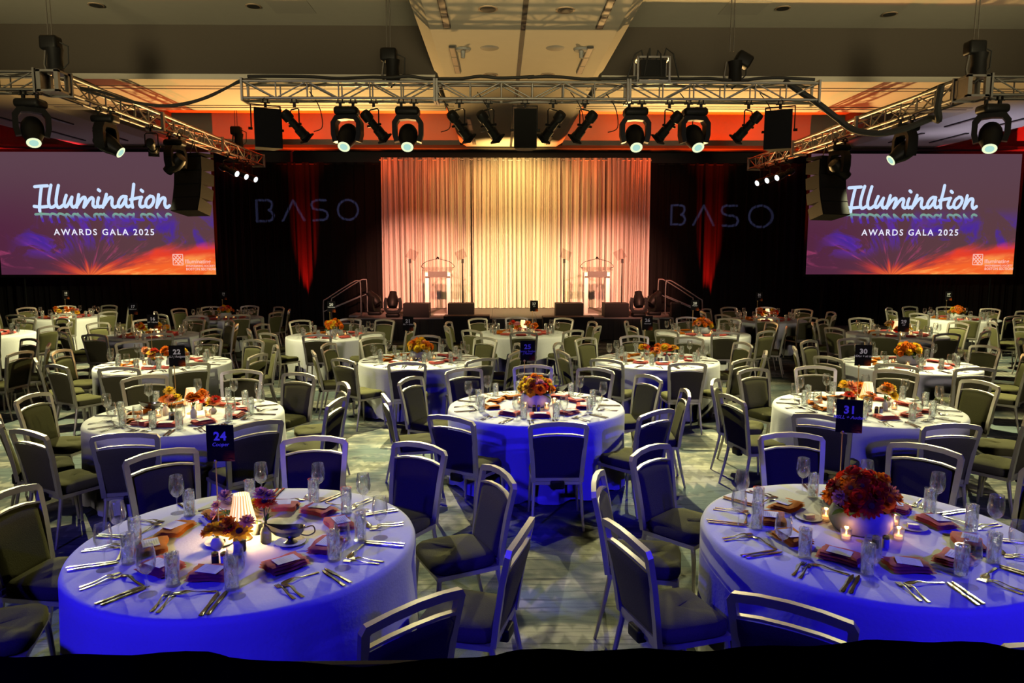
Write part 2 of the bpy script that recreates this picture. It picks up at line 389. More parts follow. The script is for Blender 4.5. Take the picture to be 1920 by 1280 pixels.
for x0, x1 in bx:
    struct('trim_%d' % n, B().box(x0, x1, YF, YF + .2, ZB, ZH), M_far); n += 1
struct('trim_%d' % n, B().box(-20, 20, YF + .2, 24.2, ZB, ZH), M_wall); n += 1
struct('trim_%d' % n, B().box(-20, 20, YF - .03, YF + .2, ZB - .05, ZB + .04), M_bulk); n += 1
for y in (14.75, 14.98, 16.62, 16.85):
    for x0, x1 in ((-9.85, -1.0), (1.72, 10.55)):
        struct('trim_%d' % n, B().box(x0, x1, y - .018, y + .018, ZB - .006, ZB), M_slot); n += 1
struct('trim_%d' % n, B().box(.31, .38, 0, YF, ZB - .008, ZB), M_slot); n += 1

# ------------------------------------------------------------------ ceiling fittings
sm = B(); sm.box(-.05, .05, -.5, .5, -.03, 0); sm = sm.mesh('slot', M_slot, False)
vm = B().box(-.038, .038, -.16, .16, -.034, -.03).mesh('vane', M_slotl, False)
def slot(x, y0, y1, label):
    t = thing('slot_diffuser', label, 'air vent', (x, (y0 + y1) / 2, ZB), group='slot air vents in the ceiling beams')
    L = y1 - y0; ob('frame', sm, t, scale=(1, L, 1)); k = max(2, int(L / .55))
    for i in range(k): ob('vane', vm, t, (0, (-.5 + (i + .5) / k) * L, 0), scale=(1, L / k / .36, 1))
SL = ((9.0, 10.9, 'nearest the camera'), (11.9, 13.55, 'just before the truss'), (18.0, 19.6, 'between truss and curtain'), (20.7, 22.2, 'closest to the stage curtain'))
for x, sd in ((-.74, 'left'), (1.43, 'right')):
    for y0, y1, d in SL: slot(x, y0, y1, 'dark slot vent on the %s of the centre beam, %s' % (sd, d))
for x, sd in ((-11.9, 'left'), (-10.7, 'left'), (11.4, 'right'), (12.6, 'right')):
    for y0, y1, d in ((17.3, 19.0, 'farther from the screen'), (20.0, 21.7, 'nearer the screen')):
        slot(x, y0, y1, 'dark slot vent above the %s screen, %s row, %s' % (sd, 'outer' if abs(x) > 11.8 else 'inner', d))
dl = B().lathe([(.13, -.012), (.13, 0)], 20).mesh('downlight_rim', mat('downlight_trim', (.5, .35, .22), .5, noise=.05), True)
dl2 = B().lathe([(.105, -.016), (.105, -.012)], 20).mesh('downlight_aperture', M_slot, True)
def downlight(u, v, z, label):
    p = on(u, v, z); t = thing('downlight', label, 'ceiling light', p, group='recessed downlights that are switched off'); ob('rim', dl, t); ob('aperture', dl2, t)
for u, v, z, d in ((915, 16, ZB, 'left side of the centre beam, near the top of the frame'), (1060, 18, ZB, 'right side of the centre beam, near the top of the frame'),
                   (920, 140, ZB, 'left side of the centre beam, just above the truss'), (1027, 140, ZB, 'right side of the centre beam, just above the truss'),
                   (180, 9, ZH, 'far left ceiling bay, above the hoist'), (475, 11, ZH, 'left ceiling bay, beside the faint access panel'),
                   (1468, 15, ZH, 'right ceiling bay, right of the access panel'), (1668, 26, ZH, 'far right ceiling bay')):
    downlight(u, v, z, 'unlit round downlight, ' + d)
sp = B().lathe([(.14, -.008), (.15, 0)], 20).mesh('ceiling_speaker', M_grey)
for u, s_ in ((918, 'left'), (1041, 'right')):
    tag(ob('ceiling_speaker', sp, None, on(u, 90, ZB)), 'flat grey round ceiling speaker on the %s half of the centre beam' % s_, 'speaker', 'ceiling speakers')
for u, s_ in ((868, 'left'), (1090, 'right')):
    t = thing('ceiling_detector', 'small grey ceiling detector with a hanging nub, %s half of centre beam' % s_, 'detector', on(u, 92, ZB), group='ceiling detectors')
    ob('plate', B().lathe([(.11, -.03), (.13, 0)], 16).mesh('plate', M_grey), t); ob('nub', B().lathe([(.03, -.14), (.04, -.03)], 10).mesh('nub', M_grey), t)
for u, v, s_ in ((545, 12, 'left'), (1395, 15, 'right')):
    p = on(u, v, ZH); tag(ob('access_panel', B().box(-.35, .35, -.35, .35, -.006, 0).mesh('access_panel', mat('panel_paint', (.55, .51, .42), .85, noise=.04), False), None, p), 'faint square access panel in the high %s ceiling bay' % s_, 'ceiling panel', 'ceiling access panels')

# ------------------------------------------------------------------ drapes
def drape_mesh(x0, x1, z0, z1, y, amp, fold, m, seed, cols, rows=10, ragged=0.):
    rnd = random.Random(seed); ph = [rnd.uniform(0, 6.28) for _ in range(6)]; wv = [rnd.uniform(.7, 1.4) for _ in range(6)]
    b = B(); W = x1 - x0
    def fn(u, v):
        x = u * W; k = 1 - .55 * max(0, (v - .9) / .1)
        s = math.sin(2 * math.pi * x / fold * wv[0] + ph[0] + 1.3 * math.sin(x * 2.1 + ph[1])) + .55 * math.sin(2 * math.pi * x / fold * 2.3 * wv[2] + ph[2] + .3 * v) + .35 * math.sin(2 * math.pi * x / fold * .37 + ph[3] + v)
        rz = ragged * (math.sin(x * 3.1 + ph[4]) + .6 * math.sin(x * 7.7 + ph[5])) * v
        return (x0 + x + .012 * math.cos(x * 40 + ph[4]) + .03 * (1 - v) * math.sin(x * 5 + ph[5]), y + amp * k * s, z0 + (z1 - z0) * v + rz)
    b.grid(fn, cols, rows); return b.mesh('drape_panel', m)
st = thing('stage_curtain', 'tall ivory pleated curtain behind the stage, washed in orange and yellow light', 'curtain', (0, 0, 0))
XL, XR, NP = at(717, 440, 23.45).x, at(1216, 440, 23.45).x, 6
for i in range(NP):
    a, b_ = XL + (XR - XL) * i / NP, XL + (XR - XL) * (i + 1) / NP
    ob('curtain_panel', drape_mesh(a, b_, .62, 5.33, 23.45 - .012 * (i % 2), .07, .24, M_drape, 10 + i, 150, 9), st)
ob('header_pipe', B().tube([(XL - .05, 23.47, 5.27), (XR + .05, 23.47, 5.27)], .025, 8).mesh('header_pipe', M_alu), st)
for sd, xa, xb, k in (('left', -19.9, XL - .02, 6), ('right', XR + .02, 19.9, 6)):
    t = thing('masking_drape', 'floor-length black drape along the %s part of the back wall' % sd, 'curtain', (0, 0, 0), group='black back-wall drapes')
    for i in range(k):
        a, b_ = xa + (xb - xa) * i / k, xa + (xb - xa) * (i + 1) / k
        ob('drape_panel', drape_mesh(a, b_, .02, 5.2, 23.62, .05, .3, M_velvet, 40 + i + len(sd), 110, 7), t)
    ob('header_pipe', B().tube([(xa, 23.64, 5.16), (xb, 23.64, 5.16)], .025, 8).mesh('header_pipe', M_blackmat), t)
# the black masking cloth on the rail right in front of the camera
t = thing('rail_drape', 'black cloth hung over the rail along the bottom of the picture', 'curtain', (0, 0, 0))
ob('cloth', drape_mesh(-2.6, 2.6, .02, 1.505, 1.5, .03, .5, M_frontdrape, 3, 140, 10, .014), t)
ob('rail', B().tube([(-2.6, 1.58, 1.42), (2.6, 1.58, 1.42)], .02, 8).mesh('rail', M_blackmat), t)
for x in (-2.5, 0, 2.5): ob('post', B().tube([(x, 1.6, 0), (x, 1.6, 1.42)], .022, 8).mesh('post', M_blackmat), t)

# ------------------------------------------------------------------ projection screens
SW, SH = 6.5, 3.66
def screen_mat():
    m = bpy.data.materials.new('projected_sunset'); m.use_nodes = True; nt = m.node_tree; nt.nodes.remove(nt.nodes['Principled BSDF']); q = NT(nt)
    tc = nt.nodes.new('ShaderNodeTexCoord').outputs['Object']; x, y, z = q.sep(tc)
    u = q.m('DIVIDE', x, SW); v = q.m('DIVIDE', z, SH)
    du = q.m('SUBTRACT', u, .41); dv = q.m('MULTIPLY', q.m('ADD', v, .02), .56)
    ang = q.m('DIVIDE', q.m('ARCTAN2', dv, du), 3.14159); r = q.m('SQRT', q.m('ADD', q.m('MULTIPLY', du, du), q.m('MULTIPLY', dv, dv)))
    pol = q.comb(q.m('MULTIPLY', ang, 3.6), q.m('MULTIPLY', r, 2.6)); fine = q.comb(q.m('MULTIPLY', ang, 14.), q.m('MULTIPLY', r, 3.0))
    st1 = q.noise(pol, 1.9, 5., .62, .8); st2 = q.noise(fine, 1.5, 5., .65, .4); st3 = q.noise(fine, .7, 4., .6, .5)
    base = q.mix(q.step(u, 0, .7), (.085, .020, .050), (.105, .045, .055))
    base = q.mix(q.step(v, .3, 1.), base, (.105, .052, .072))
    blob = q.m('MULTIPLY', q.step(v, .10, .24), q.step(v, .58, .36))
    cm = q.m('MULTIPLY', q.m('MULTIPLY', q.step(st1, .47, .57), blob), q.m('MULTIPLY', q.step(u, .02, .2), q.step(r, .10, .2)))
    c = q.mix(q.m('MULTIPLY', cm, q.step(st2, .3, .6, .45, .95)), base, q.mix(q.step(st3, .4, .65), (.062, .020, .34), (.13, .028, .42)))
    pk = q.m('MULTIPLY', q.m('MULTIPLY', q.step(st2, .52, .66), q.step(v, .36, .18)), q.step(v, .03, .09))
    c = q.mix(q.m('MULTIPLY', pk, .5), c, (.50, .065, .19))
    edge = q.m('ADD', q.m('MULTIPLY', q.step(u, .38, .95), .2), q.m('ADD', q.m('MULTIPLY', q.m('SUBTRACT', st3, .5), .30), .05))
    rd = q.step(q.m('SUBTRACT', edge, v), -.05, .05)
    c = q.mix(q.m('MULTIPLY', q.m('MULTIPLY', rd, q.step(u, .12, .5)), q.step(st2, .36, .52, .35, 1.)), c, (.80, .050, .022))
    orr = q.step(q.m('SUBTRACT', q.m('MULTIPLY', edge, .62), v), -.04, .04)
    c = q.mix(q.m('MULTIPLY', orr, q.step(u, .28, .6)), c, q.mix(q.step(st2, .42, .6), (.92, .13, .025), (1., .36, .08)))
    e = nt.nodes.new('ShaderNodeEmission'); nt.links.new(c, e.inputs[0]); e.inputs[1].default_value = 1.0
    nt.links.new(e.outputs[0], nt.nodes['Material Output'].inputs[0]); return m
M_screen = screen_mat()
M_title = emission('projected_white', (.60, .76, 1.0), 1.0)
M_sub = emission('projected_white_small', (.85, .85, 1.0), 1.0)
M_logo = emission('projected_logo', (1., .52, .45), 1.0)
def refl_mat():
    m = bpy.data.materials.new('projected_reflection'); m.use_nodes = True; nt = m.node_tree; nt.nodes.remove(nt.nodes['Principled BSDF']); q = NT(nt)
    z = q.sep(nt.nodes.new('ShaderNodeTexCoord').outputs['Object'])[2]
    f = q.step(z, SH * .455, SH * .505); c = q.mix(f, (.09, .03, .36), (.20, .38, .30))
    e = nt.nodes.new('ShaderNodeEmission'); nt.links.new(c, e.inputs[0]); nt.links.new(e.outputs[0], nt.nodes['Material Output'].inputs[0]); return m
M_refl = refl_mat()
TITLE = [[(110, 92), (190, 84), (270, 80)], [(195, 90), (172, 200), (152, 330), (150, 392)], [(85, 335), (165, 345), (255, 336)],
 [(315, 72), (285, 180), (266, 285), (282, 348), (315, 348), (352, 322)], [(408, 76), (380, 180), (360, 285), (376, 350), (412, 348), (452, 318)],
 [(498, 198), (462, 290), (470, 345), (505, 330), (568, 220)], [(568, 220), (548, 300), (568, 348), (602, 336), (625, 310)],
 [(655, 188), (632, 280), (618, 346)], [(630, 320), (690, 235), (728, 216), (738, 245), (708, 345)], [(722, 330), (790, 240), (822, 222), (838, 250), (820, 320), (850, 350), (885, 326)],
 [(902, 228), (880, 300), (895, 346), (930, 332)], [(906, 128), (922, 142)],
 [(1004, 184), (972, 280), (948, 346)], [(965, 320), (1030, 230), (1062, 218), (1075, 245), (1060, 315), (1090, 352), (1128, 330)],
 [(1250, 212), (1200, 208), (1152, 268), (1142, 330), (1168, 346), (1215, 300), (1252, 214), (1236, 300), (1258, 346), (1296, 325)],
 [(1355, 60), (1338, 170), (1314, 270), (1324, 345)], [(1300, 250), (1360, 236), (1445, 220)], [(1440, 222), (1410, 305), (1430, 348), (1470, 330)], [(1444, 132), (1462, 148)],
 [(1558, 206), (1506, 240), (1486, 310), (1512, 350), (1560, 330), (1600, 260), (1590, 212), (1550, 206)],
 [(1660, 188), (1642, 280), (1626, 346)], [(1640, 320), (1690, 236), (1728, 222), (1742, 250), (1728, 310), (1752, 356), (1790, 325)]]
def s2(zx, zy, dy=0.):
    px, py = 60 + zx / 6.857, 340 + zy / 6.857
    return ((px - 2) / 399 * SW, dy, (514 - py) / 223 * SH)
DOTS = [q_ for q_ in TITLE if max(p[1] for p in q_) < 150 and max(p[0] for p in q_) - min(p[0] for p in q_) < 40]
me_dots = [strokes_mesh([q_], 40, M_title, lambda x, y, z: s2(x, y, -.012)) for q_ in DOTS]
me_title = strokes_mesh([q_ for q_ in TITLE if q_ not in DOTS], 40, M_title, lambda x, y, z: s2(x, y, -.012))
RS = []
for s_ in TITLE:
    if max(p[1] for p in s_) < 150: continue
    q_ = [(p[0] + 8, 418 + (362 - p[1]) * .62) for p in s_ if p[1] > 150]
    if len(q_) > 1: RS.append(q_)
me_refl = strokes_mesh(RS, 30, M_refl, lambda x, y, z: s2(x, y, -.010))
me_sub = text_mesh('AWARDS GALA 2025', .265, M_sub, .004, 0, 1.28)
me_l1 = text_mesh('Illuminating', .17, M_logo, .003, 0, 1.0, 'LEFT'); me_l2 = text_mesh('ENGINEERING SOCIETY', .083, M_logo, .002, 0, 1.0, 'LEFT'); me_l3 = text_mesh('BOSTON SECTIONS', .105, M_logo, .002, 0, 1.0, 'LEFT')
lg = B()
def bar(b, x0, z0, x1, z1, w_=.012):
    d = Vector((x1 - x0, 0, z1 - z0)); n_ = Vector((-d.z, 0, d.x)).normalized() * w_
    a, c = Vector((x0, 0, z0)), Vector((x1, 0, z1)); b.add([a - n_, c - n_, c + n_, a + n_], [(0, 1, 2, 3)])
for q_ in ((0, 0, .3, 0), (.3, 0, .3, .32), (.3, .32, 0, .32), (0, .32, 0, 0), (0, .22, .2, 0), (.02, .3, .28, .03), (.1, .32, .3, .12), (.05, .05, .25, .28), (.0, .12, .18, .32), (.13, .02, .3, .2)): bar(lg, *q_)
me_lg = lg.mesh('logo_mark', M_logo, False)
def proj_screen(side, xl):
    t = thing('projection_screen', 'large projection screen on the %s showing the Illumination Awards Gala slide' % side, 'screen', (xl, 22.62, 1.71), group='projection screens')
    b = B().box(0, SW, -.004, .02, 0, SH); ob('screen_surface', b.mesh('screen_surface', M_screen, False), t)
    fr = B().rectsweep([(-.04, .01, -.04), (SW + .04, .01, -.04), (SW + .04, .01, SH + .04), (-.04, .01, SH + .04)], .08, .05, (0, 1, 0), True); ob('screen_frame', fr.mesh('screen_frame', M_blackmat, False), t)
    for n_, me in (('title_lettering', me_title), ('mirrored_lettering', me_refl), ('logo_mark', None)):
        if me: ob(n_, me, t)
    for me in me_dots: ob('title_dot', me, t)
    ob('subtitle_lettering', me_sub, t, (s2(945, 0)[0], -.012, s2(0, 660)[2]), (math.pi / 2, 0, 0))
    lx, lz = (322 - 2) / 399 * SW, (496 - 514) / -223 * SH
    ob('logo_mark', me_lg, t, (lx, -.012, lz), scale=1.0)
    ob('logo_lettering', me_l1, t, (lx + .36, -.014, lz + .1), (math.pi / 2, 0, 0)); ob('logo_lettering', me_l2, t, (lx + .38, -.014, lz - .03), (math.pi / 2, 0, 0)); ob('logo_lettering', me_l3, t, (lx + .38, -.014, lz - .13), (math.pi / 2, 0, 0))
    for x in (.6, SW - .6): ob('stand_leg', B().tube([(x, .12, -1.71), (x, .12, SH)], .03, 8).mesh('stand_leg', M_blackmat), t)
proj_screen('left', at(2, 500, 22.62).x); proj_screen('right', at(1511, 500, 22.62).x)

# ------------------------------------------------------------------ lit gobo lettering (BASO) thrown on the black drape by profile spots
def gobo_light():
    d = bpy.data.lights.new('gobo_profile', 'SPOT'); d.energy = 17000; d.color = (.36, .42, 1); d.spot_size = rad(26); d.spot_blend = .1; d.shadow_soft_size = .01
    d.use_nodes = True; nt = d.node_tree; q = NT(nt); em = [n_ for n_ in nt.nodes if n_.type == 'EMISSION'][0]
    nrm = nt.nodes.new('ShaderNodeTexCoord').outputs['Normal']; x, y, z = q.sep(nrm)
    z = q.m('ABSOLUTE', z); p = q.comb(q.m('DIVIDE', x, z), q.m('DIVIDE', y, z))
    S = 18.7                                  # letter heights per unit slope
    p = q.v('SCALE', p, scale=S)
    Bp = [(0, 0), (0, 1), (.5, 1), (.64, .93), (.68, .78), (.62, .6), (.5, .52), (.64, .45), (.72, .26), (.66, .08), (.52, 0), (0, 0)]
    Ap = [(1.14, 0), (1.64, 1), (2.14, 0)]
    Sp = [(3.2, 1), (2.72, 1), (2.55, .92), (2.5, .76), (2.58, .6), (2.75, .53), (3.05, .5), (3.22, .42), (3.29, .25), (3.2, .06), (3.05, 0), (2.58, 0)]
    best = None; off = Vector((-2.41, -.5))
    for L in (Bp, Ap, Sp):
        for a, b_ in zip(L, L[1:]):
            a = Vector(a) + off; b_ = Vector(b_) + off; ba = b_ - a; k = ba / ba.length_squared
            pa = q.v('SUBTRACT', p, (a.x, a.y, 0)); h = q.m('ADD', q.v('DOT_PRODUCT', pa, (k.x, k.y, 0), out=1), 0., True)
            dd = q.v('DISTANCE', pa, q.v('SCALE', (ba.x, ba.y, 0), scale=h), out=1)
            best = dd if best is None else q.m('MINIMUM', best, dd)
    oc = (4.305 + off.x, .5 + off.y, 0)
    dO = q.m('ABSOLUTE', q.m('SUBTRACT', q.v('DISTANCE', p, oc, out=1), .515)); best = q.m('MINIMUM', best, dO)
    nt.links.new(q.step(best, .075, .03), em.inputs['Strength']); return d
GL = gobo_light()
for (u, v), src in (((581, 394), (-2.2, 12.6, 4.1)), ((1349, 404), (2.9, 12.6, 4.1))):
    o = bpy.data.objects.new('gobo_profile', GL); COL.objects.link(o); o.location = src
    tgt = at(u, v, 23.6); o.rotation_euler = (tgt - Vector(src)).to_track_quat('-Z', 'Y').to_euler()

# ------------------------------------------------------------------ trusses
TS = .305; LS = 3.05
chord_me = B().tube([(0, 0, 0), (1, 0, 0)], .024, 8).mesh('chord', M_alu)
brace_me = B().tube([(0, 0, 0), (1, 0, 0)], .0125, 6).mesh('brace', M_alu)
plate_me = B().rectsweep([(0, -.15, -.15), (0, .15, -.15), (0, .15, .15), (0, -.15, .15)], .05, .03, (1, 0, 0), True).mesh('end_frame', M_alu, False)
def stick(name, me, par, a, b_, thick=1.):
    a, b_ = Vector(a), Vector(b_); d = b_ - a
    o = ob(name, me, par, a, d.to_track_quat('X', 'Z').to_euler(), (d.length, thick, thick)); return o
def truss_section(par, loc, rz, L=LS):
    s_ = ob('truss_section', None, par, loc, (0, 0, rz)); h = .1275
    for y in (-h, h):
        for z in (-h, h): stick('chord', chord_me, s_, (0, y, z), (L, y, z))
    for x in (.02, L - .02): ob('end_frame', plate_me, s_, (x, 0, 0))
    k = 6; st_ = (L - .1) / k
    for i in range(k):
        x0, x1 = .05 + i * st_, .05 + (i + 1) * st_
        for y in (-h, h):
            stick('brace', brace_me, s_, (x0, y, -h if i % 2 else h), (x1, y, h if i % 2 else -h))
            if 0 < i: stick('brace', brace_me, s_, (x0, y, -h), (x0, y, h))
        for z in (-h, h):
            stick('brace', brace_me, s_, (x0, -h if i % 2 else h, z), (x1, h if i % 2 else -h, z))
    return s_
YT = 12.05
TL = at(457, 171, YT); TZ = TL.z
mt = thing('lighting_truss', 'long silver box truss hung across the room in front of the stage', 'truss', (0, 0, 0), group='lighting trusses')
for i in range(3): truss_section(mt, (TL.x + i * LS, YT, TZ), 0)
TXR = TL.x + 3 * LS
XA, YA, ZA = -6.62, 11.35, 4.88
XB, YB, ZB2 = 6.95, 11.0, 4.78
def side_truss(nm, X, Y, Z, sgn, label):
    t = thing(nm, label, 'truss', (0, 0, 0), group='lighting trusses')
    for i in range(3): truss_section(t, (X, Y + .17 + i * LS, Z), math.pi / 2)
    truss_section(t, (X - .17 if sgn < 0 else X + .17, Y, Z), math.pi if sgn < 0 else 0)
    b = B()
    for x in (-1, 1):
        for y in (-1, 1): b.box(x * .13 - .03, x * .13 + .03, y * .13 - .03, y * .13 + .03, -.16, .16)
    for z in (-.155, .125): b.box(-.16, .16, -.16, .16, z, z + .03)
    b.box(-.155, -.145, -.15, .15, -.15, .15); ob('corner_block', b.mesh('corner_block', M_alu, False), t, (X, Y, Z))
    return t
side_truss('side_truss', XA, YA, ZA, -1, 'L-shaped silver box truss running back along the left side')
side_truss('side_truss', XB, YB, ZB2, 1, 'L-shaped silver box truss running back along the right side')

# ------------------------------------------------------------------ rigged fixtures
def clamp_mesh():
    b = B(); b.rectsweep([(-.035, 0, -.02), (-.035, 0, .03), (0, 0, .055), (.035, 0, .03), (.035, 0, -.02)], .014, .04); b.box(-.02, .02, -.02, .02, -.09, -.02); b.tube([(-.07, 0, -.02), (.07, 0, -.02)], .009, 6)
    return b.mesh('clamp', M_black)
clamp_me = clamp_mesh()
mh_base = rbox(-.19, .19, -.14, .14, -.21, -.09, .05).mesh('base', M_black)
def yoke_mesh():
    b = B()
    b.rectsweep([(-.175, 0, -.62), (-.205, 0, -.5), (-.205, 0, -.33), (-.15, 0, -.25), (0, 0, -.235), (.15, 0, -.25), (.205, 0, -.33), (.205, 0, -.5), (.175, 0, -.62)], .075, .17)
    return b.mesh('yoke', M_black)
mh_yoke = yoke_mesh()
def head_mesh():                       # pivot at origin, lens toward -Z
    b = B(); b.lathe([(.06, .19), (.12, .17), (.148, .1), (.152, 0), (.145, -.08), (.105, -.2), (.098, -.25), (.098, -.27)], 18); return b.mesh('head', M_black)
mh_head = head_mesh()
mh_lens = B().lathe([(.062, -.274), (.0, -.276)], 18, cap=False).mesh('lens', M_lens)
mh_ring = B().lathe([(.096, -.271), (.06, -.2745)], 18, cap=False).mesh('lens_rim', M_lensring)
def moving_head(loc, aim, label, power=None, up=1, group='moving-head spotlights', lit=True, cone=66):
    """hanging (up=1) or standing on its base (up=-1); aim is the direction of the beam"""
    t = thing('moving_head_light', label, 'stage light', loc, group=group)
    d = Vector(aim).normalized(); pan = math.atan2(d.x, -d.y) if up == 1 else math.atan2(d.x, -d.y)
    fl = 0 if up == 1 else math.pi
    k = ob('base', mh_base, t, rot=(fl, 0, 0))
    if up == 1:
        for x in (-.1, .1): ob('clamp', clamp_me, t, (x, 0, -.0))
    y_ = ob('yoke', mh_yoke, t, rot=(fl, 0, pan))
    tilt = math.acos(max(-1, min(1, -d.z)))
    h = ob('head', mh_head, t, (0, 0, -.53 * up), Euler((-tilt, 0, pan), 'XYZ'))
    if lit:
        ob('lens', mh_lens, h); ob('lens_rim', mh_ring, h)
    if power:
        p0 = Vector(loc) + Vector((0, 0, -.53 * up)) + d * .31
        spot('head_beam', p0, p0 + d * 5, power, (1., .95, .5), cone, 1., .045)
    return t
def eaim(y, z): return None
for u, s_, aim in ((653, 'outer left', (-.12, -1, -1.0)), (766, 'inner left', (.04, -1, -1.0)), (1189, 'inner right', (-.04, -1, -1.0)), (1299, 'outer right', (.12, -1, -1.0))):
    p = at(u, 195, YT); moving_head((p.x, YT - .1275, TZ - .18), aim, 'black moving-head spotlight on the main truss, %s of its four, lens lit' % s_, WHITE_W * (1.6 if 'inner' in s_ else .55))
p = at(67, 190, YA); moving_head((p.x, YA - .1275, ZA - .18), (.4, -.62, -.85), 'black lit moving-head spotlight on the short front arm of the left truss', WHITE_W * 1.25, cone=96)
moving_head((XA + .1275, 12.5, ZA - .18), (.85, -.02, -.58), 'black lit moving-head spotlight hanging below the left truss near its corner', WHITE_W * 1.15, cone=84)
moving_head((XA + .1275, 15.1, ZA - .18), (-.95, .25, -.8), 'black lit moving-head spotlight in front of the left screen edge', WHITE_W * 1.6, cone=95)
p = at(1851, 195, YB); moving_head((p.x, YB - .1275, ZB2 - .18), (-.4, -.62, -.85), 'black lit moving-head spotlight on the short front arm of the right truss', WHITE_W * 1.25, cone=96)
moving_head((XB - .1275, 12.5, ZB2 - .18), (-.85, -.02, -.58), 'black lit moving-head spotlight hanging below the right truss near its corner', WHITE_W * 1.15, cone=84)
moving_head((XB - .1275, 14.9, ZB2 - .18), (.95, .25, -.8), 'black lit moving-head spotlight in front of the right screen edge', WHITE_W * 1.6, cone=95)
# ellipsoidal profile spots
el_body = B().lathe([(.02, .27), (.07, .26), (.085, .22), (.085, .12), (.06, .1), (.06, -.06), (.078, -.08), (.078, -.2), (.088, -.21), (.088, -.25), (.075, -.27)], 14).mesh('body', M_black)
el_frame = B().box(-.095, .095, -.095, .095, -.285, -.262).mesh('gel_frame', M_blackmat, False)
el_yoke = B().tube([(-.12, 0, -.37), (-.12, 0, -.14), (-.09, 0, -.115), (.09, 0, -.115), (.12, 0, -.14), (.12, 0, -.37)], .011, 6).mesh('yoke', M_black)
el_knob = B().tube([(-.16, 0, 0), (.16, 0, 0)], .02, 8).mesh('knob', M_black)
el_lens = B().lathe([(.072, -.272), (0, -.274)], 14, cap=False).mesh('lens', M_lensw)
el_lens0 = B().lathe([(.072, -.289), (0, -.289)], 14, cap=False).mesh('lens', M_glass)
def ellipsoidal(loc, aim, label, lit=False, yaw=0., roll=0.):
    t = thing('profile_spotlight', label, 'stage light', loc, group='profile spotlights on the trusses')
    ob('clamp', clamp_me, t); ob('yoke', el_yoke, t, rot=(0, 0, yaw))
    d = Vector(aim).normalized(); q_ = (-d).to_track_quat('Z', 'Y')
    h = ob('body', el_body, t, (0, 0, -.36)); h.rotation_euler = q_.to_euler()
    if lit: ob('lens', el_lens, h)
    else: ob('gel_frame', el_frame, h)
    ob('knob', el_knob, t, (0, 0, -.36), (0, 0, yaw)); return t
for i, (u, sx) in enumerate(((556, 1), (703, 1), (862, 1), (916, 1), (1036, -1), (1095, -1), (1252, -1), (1399, -1))):
    p = at(u, 195, YT); o_ = ('first', 'second', 'third', 'fourth', 'fifth', 'sixth', 'seventh', 'eighth')[i]
    ellipsoidal((p.x, YT - .1275, TZ - .18), (sx * .75, .75, -.95), 'black profile spotlight on the main truss, %s of eight from the left' % o_, yaw=sx * -.75)
for i, (ya, o_) in enumerate(((18.0, 'nearest'), (18.65, 'middle'), (19.35, 'farthest'))):
    ellipsoidal((XA + .1275, ya, ZA - .18), (.8, -.35, -.35), 'small white-lit spotlight under the far end of the left truss, %s of three' % o_, True)
    ellipsoidal((XB - .1275, ya - .3, ZB2 - .18), (-.8, -.35, -.35), 'small white-lit spotlight under the far end of the right truss, %s of three' % o_, True)
ellipsoidal((XA + .1275, 14.1, ZA - .18), (-.3, .9, -.2), 'black profile spotlight clamped high inside the left truss joint')
# loudspeakers on the main truss
def box_speaker(loc, rz, label, w_=.34, h=.6, d=.34):
    t = thing('hung_loudspeaker', label, 'speaker', loc, (0, 0, rz), 'loudspeakers on the main truss')
    b = B(); c = .06
    b.add([(-w_ / 2, -d / 2, z) for z in (-h, 0)] + [(w_ / 2, -d / 2, z) for z in (-h, 0)] + [(w_ / 2 - c, d / 2, z) for z in (-h, 0)] + [(-w_ / 2 + c, d / 2, z) for z in (-h, 0)],
          [(0, 2, 3, 1), (2, 4, 5, 3), (4, 6, 7, 5), (6, 0, 1, 7), (1, 3, 5, 7), (0, 6, 4, 2)])
    ob('cabinet', b.mesh('cabinet', M_blackmat, False), t, (0, 0, -.13))
    ob('grille', B().box(-w_ / 2 + .01, w_ / 2 - .01, -d / 2 - .012, -d / 2, -h + .01, -.01).mesh('grille', M_grille, False), t, (0, 0, -.13))
    ob('bracket', B().rectsweep([(-w_ / 2 - .015, 0, -.43), (-w_ / 2 - .015, 0, -.06), (w_ / 2 + .015, 0, -.06), (w_ / 2 + .015, 0, -.43)], .012, .05).mesh('bracket', M_blackmat), t)
    for s_ in (-1, 1): ob('knob', B().tube([(s_ * (w_ / 2), 0, -.43), (s_ * (w_ / 2 + .06), 0, -.43)], .022, 8).mesh('knob', M_black), t)
    ob('clamp', clamp_me, t, (0, 0, 0))
for u, rz, s_ in ((502, .5, 'left'), (984, 0, 'centre'), (1458, -.5, 'right')):
    p = at(u, 195, YT); box_speaker((p.x, YT - .1275, TZ - .18), rz, 'black box loudspeaker hung from the %s of the main truss' % s_, .36 if s_ == 'centre' else .42)
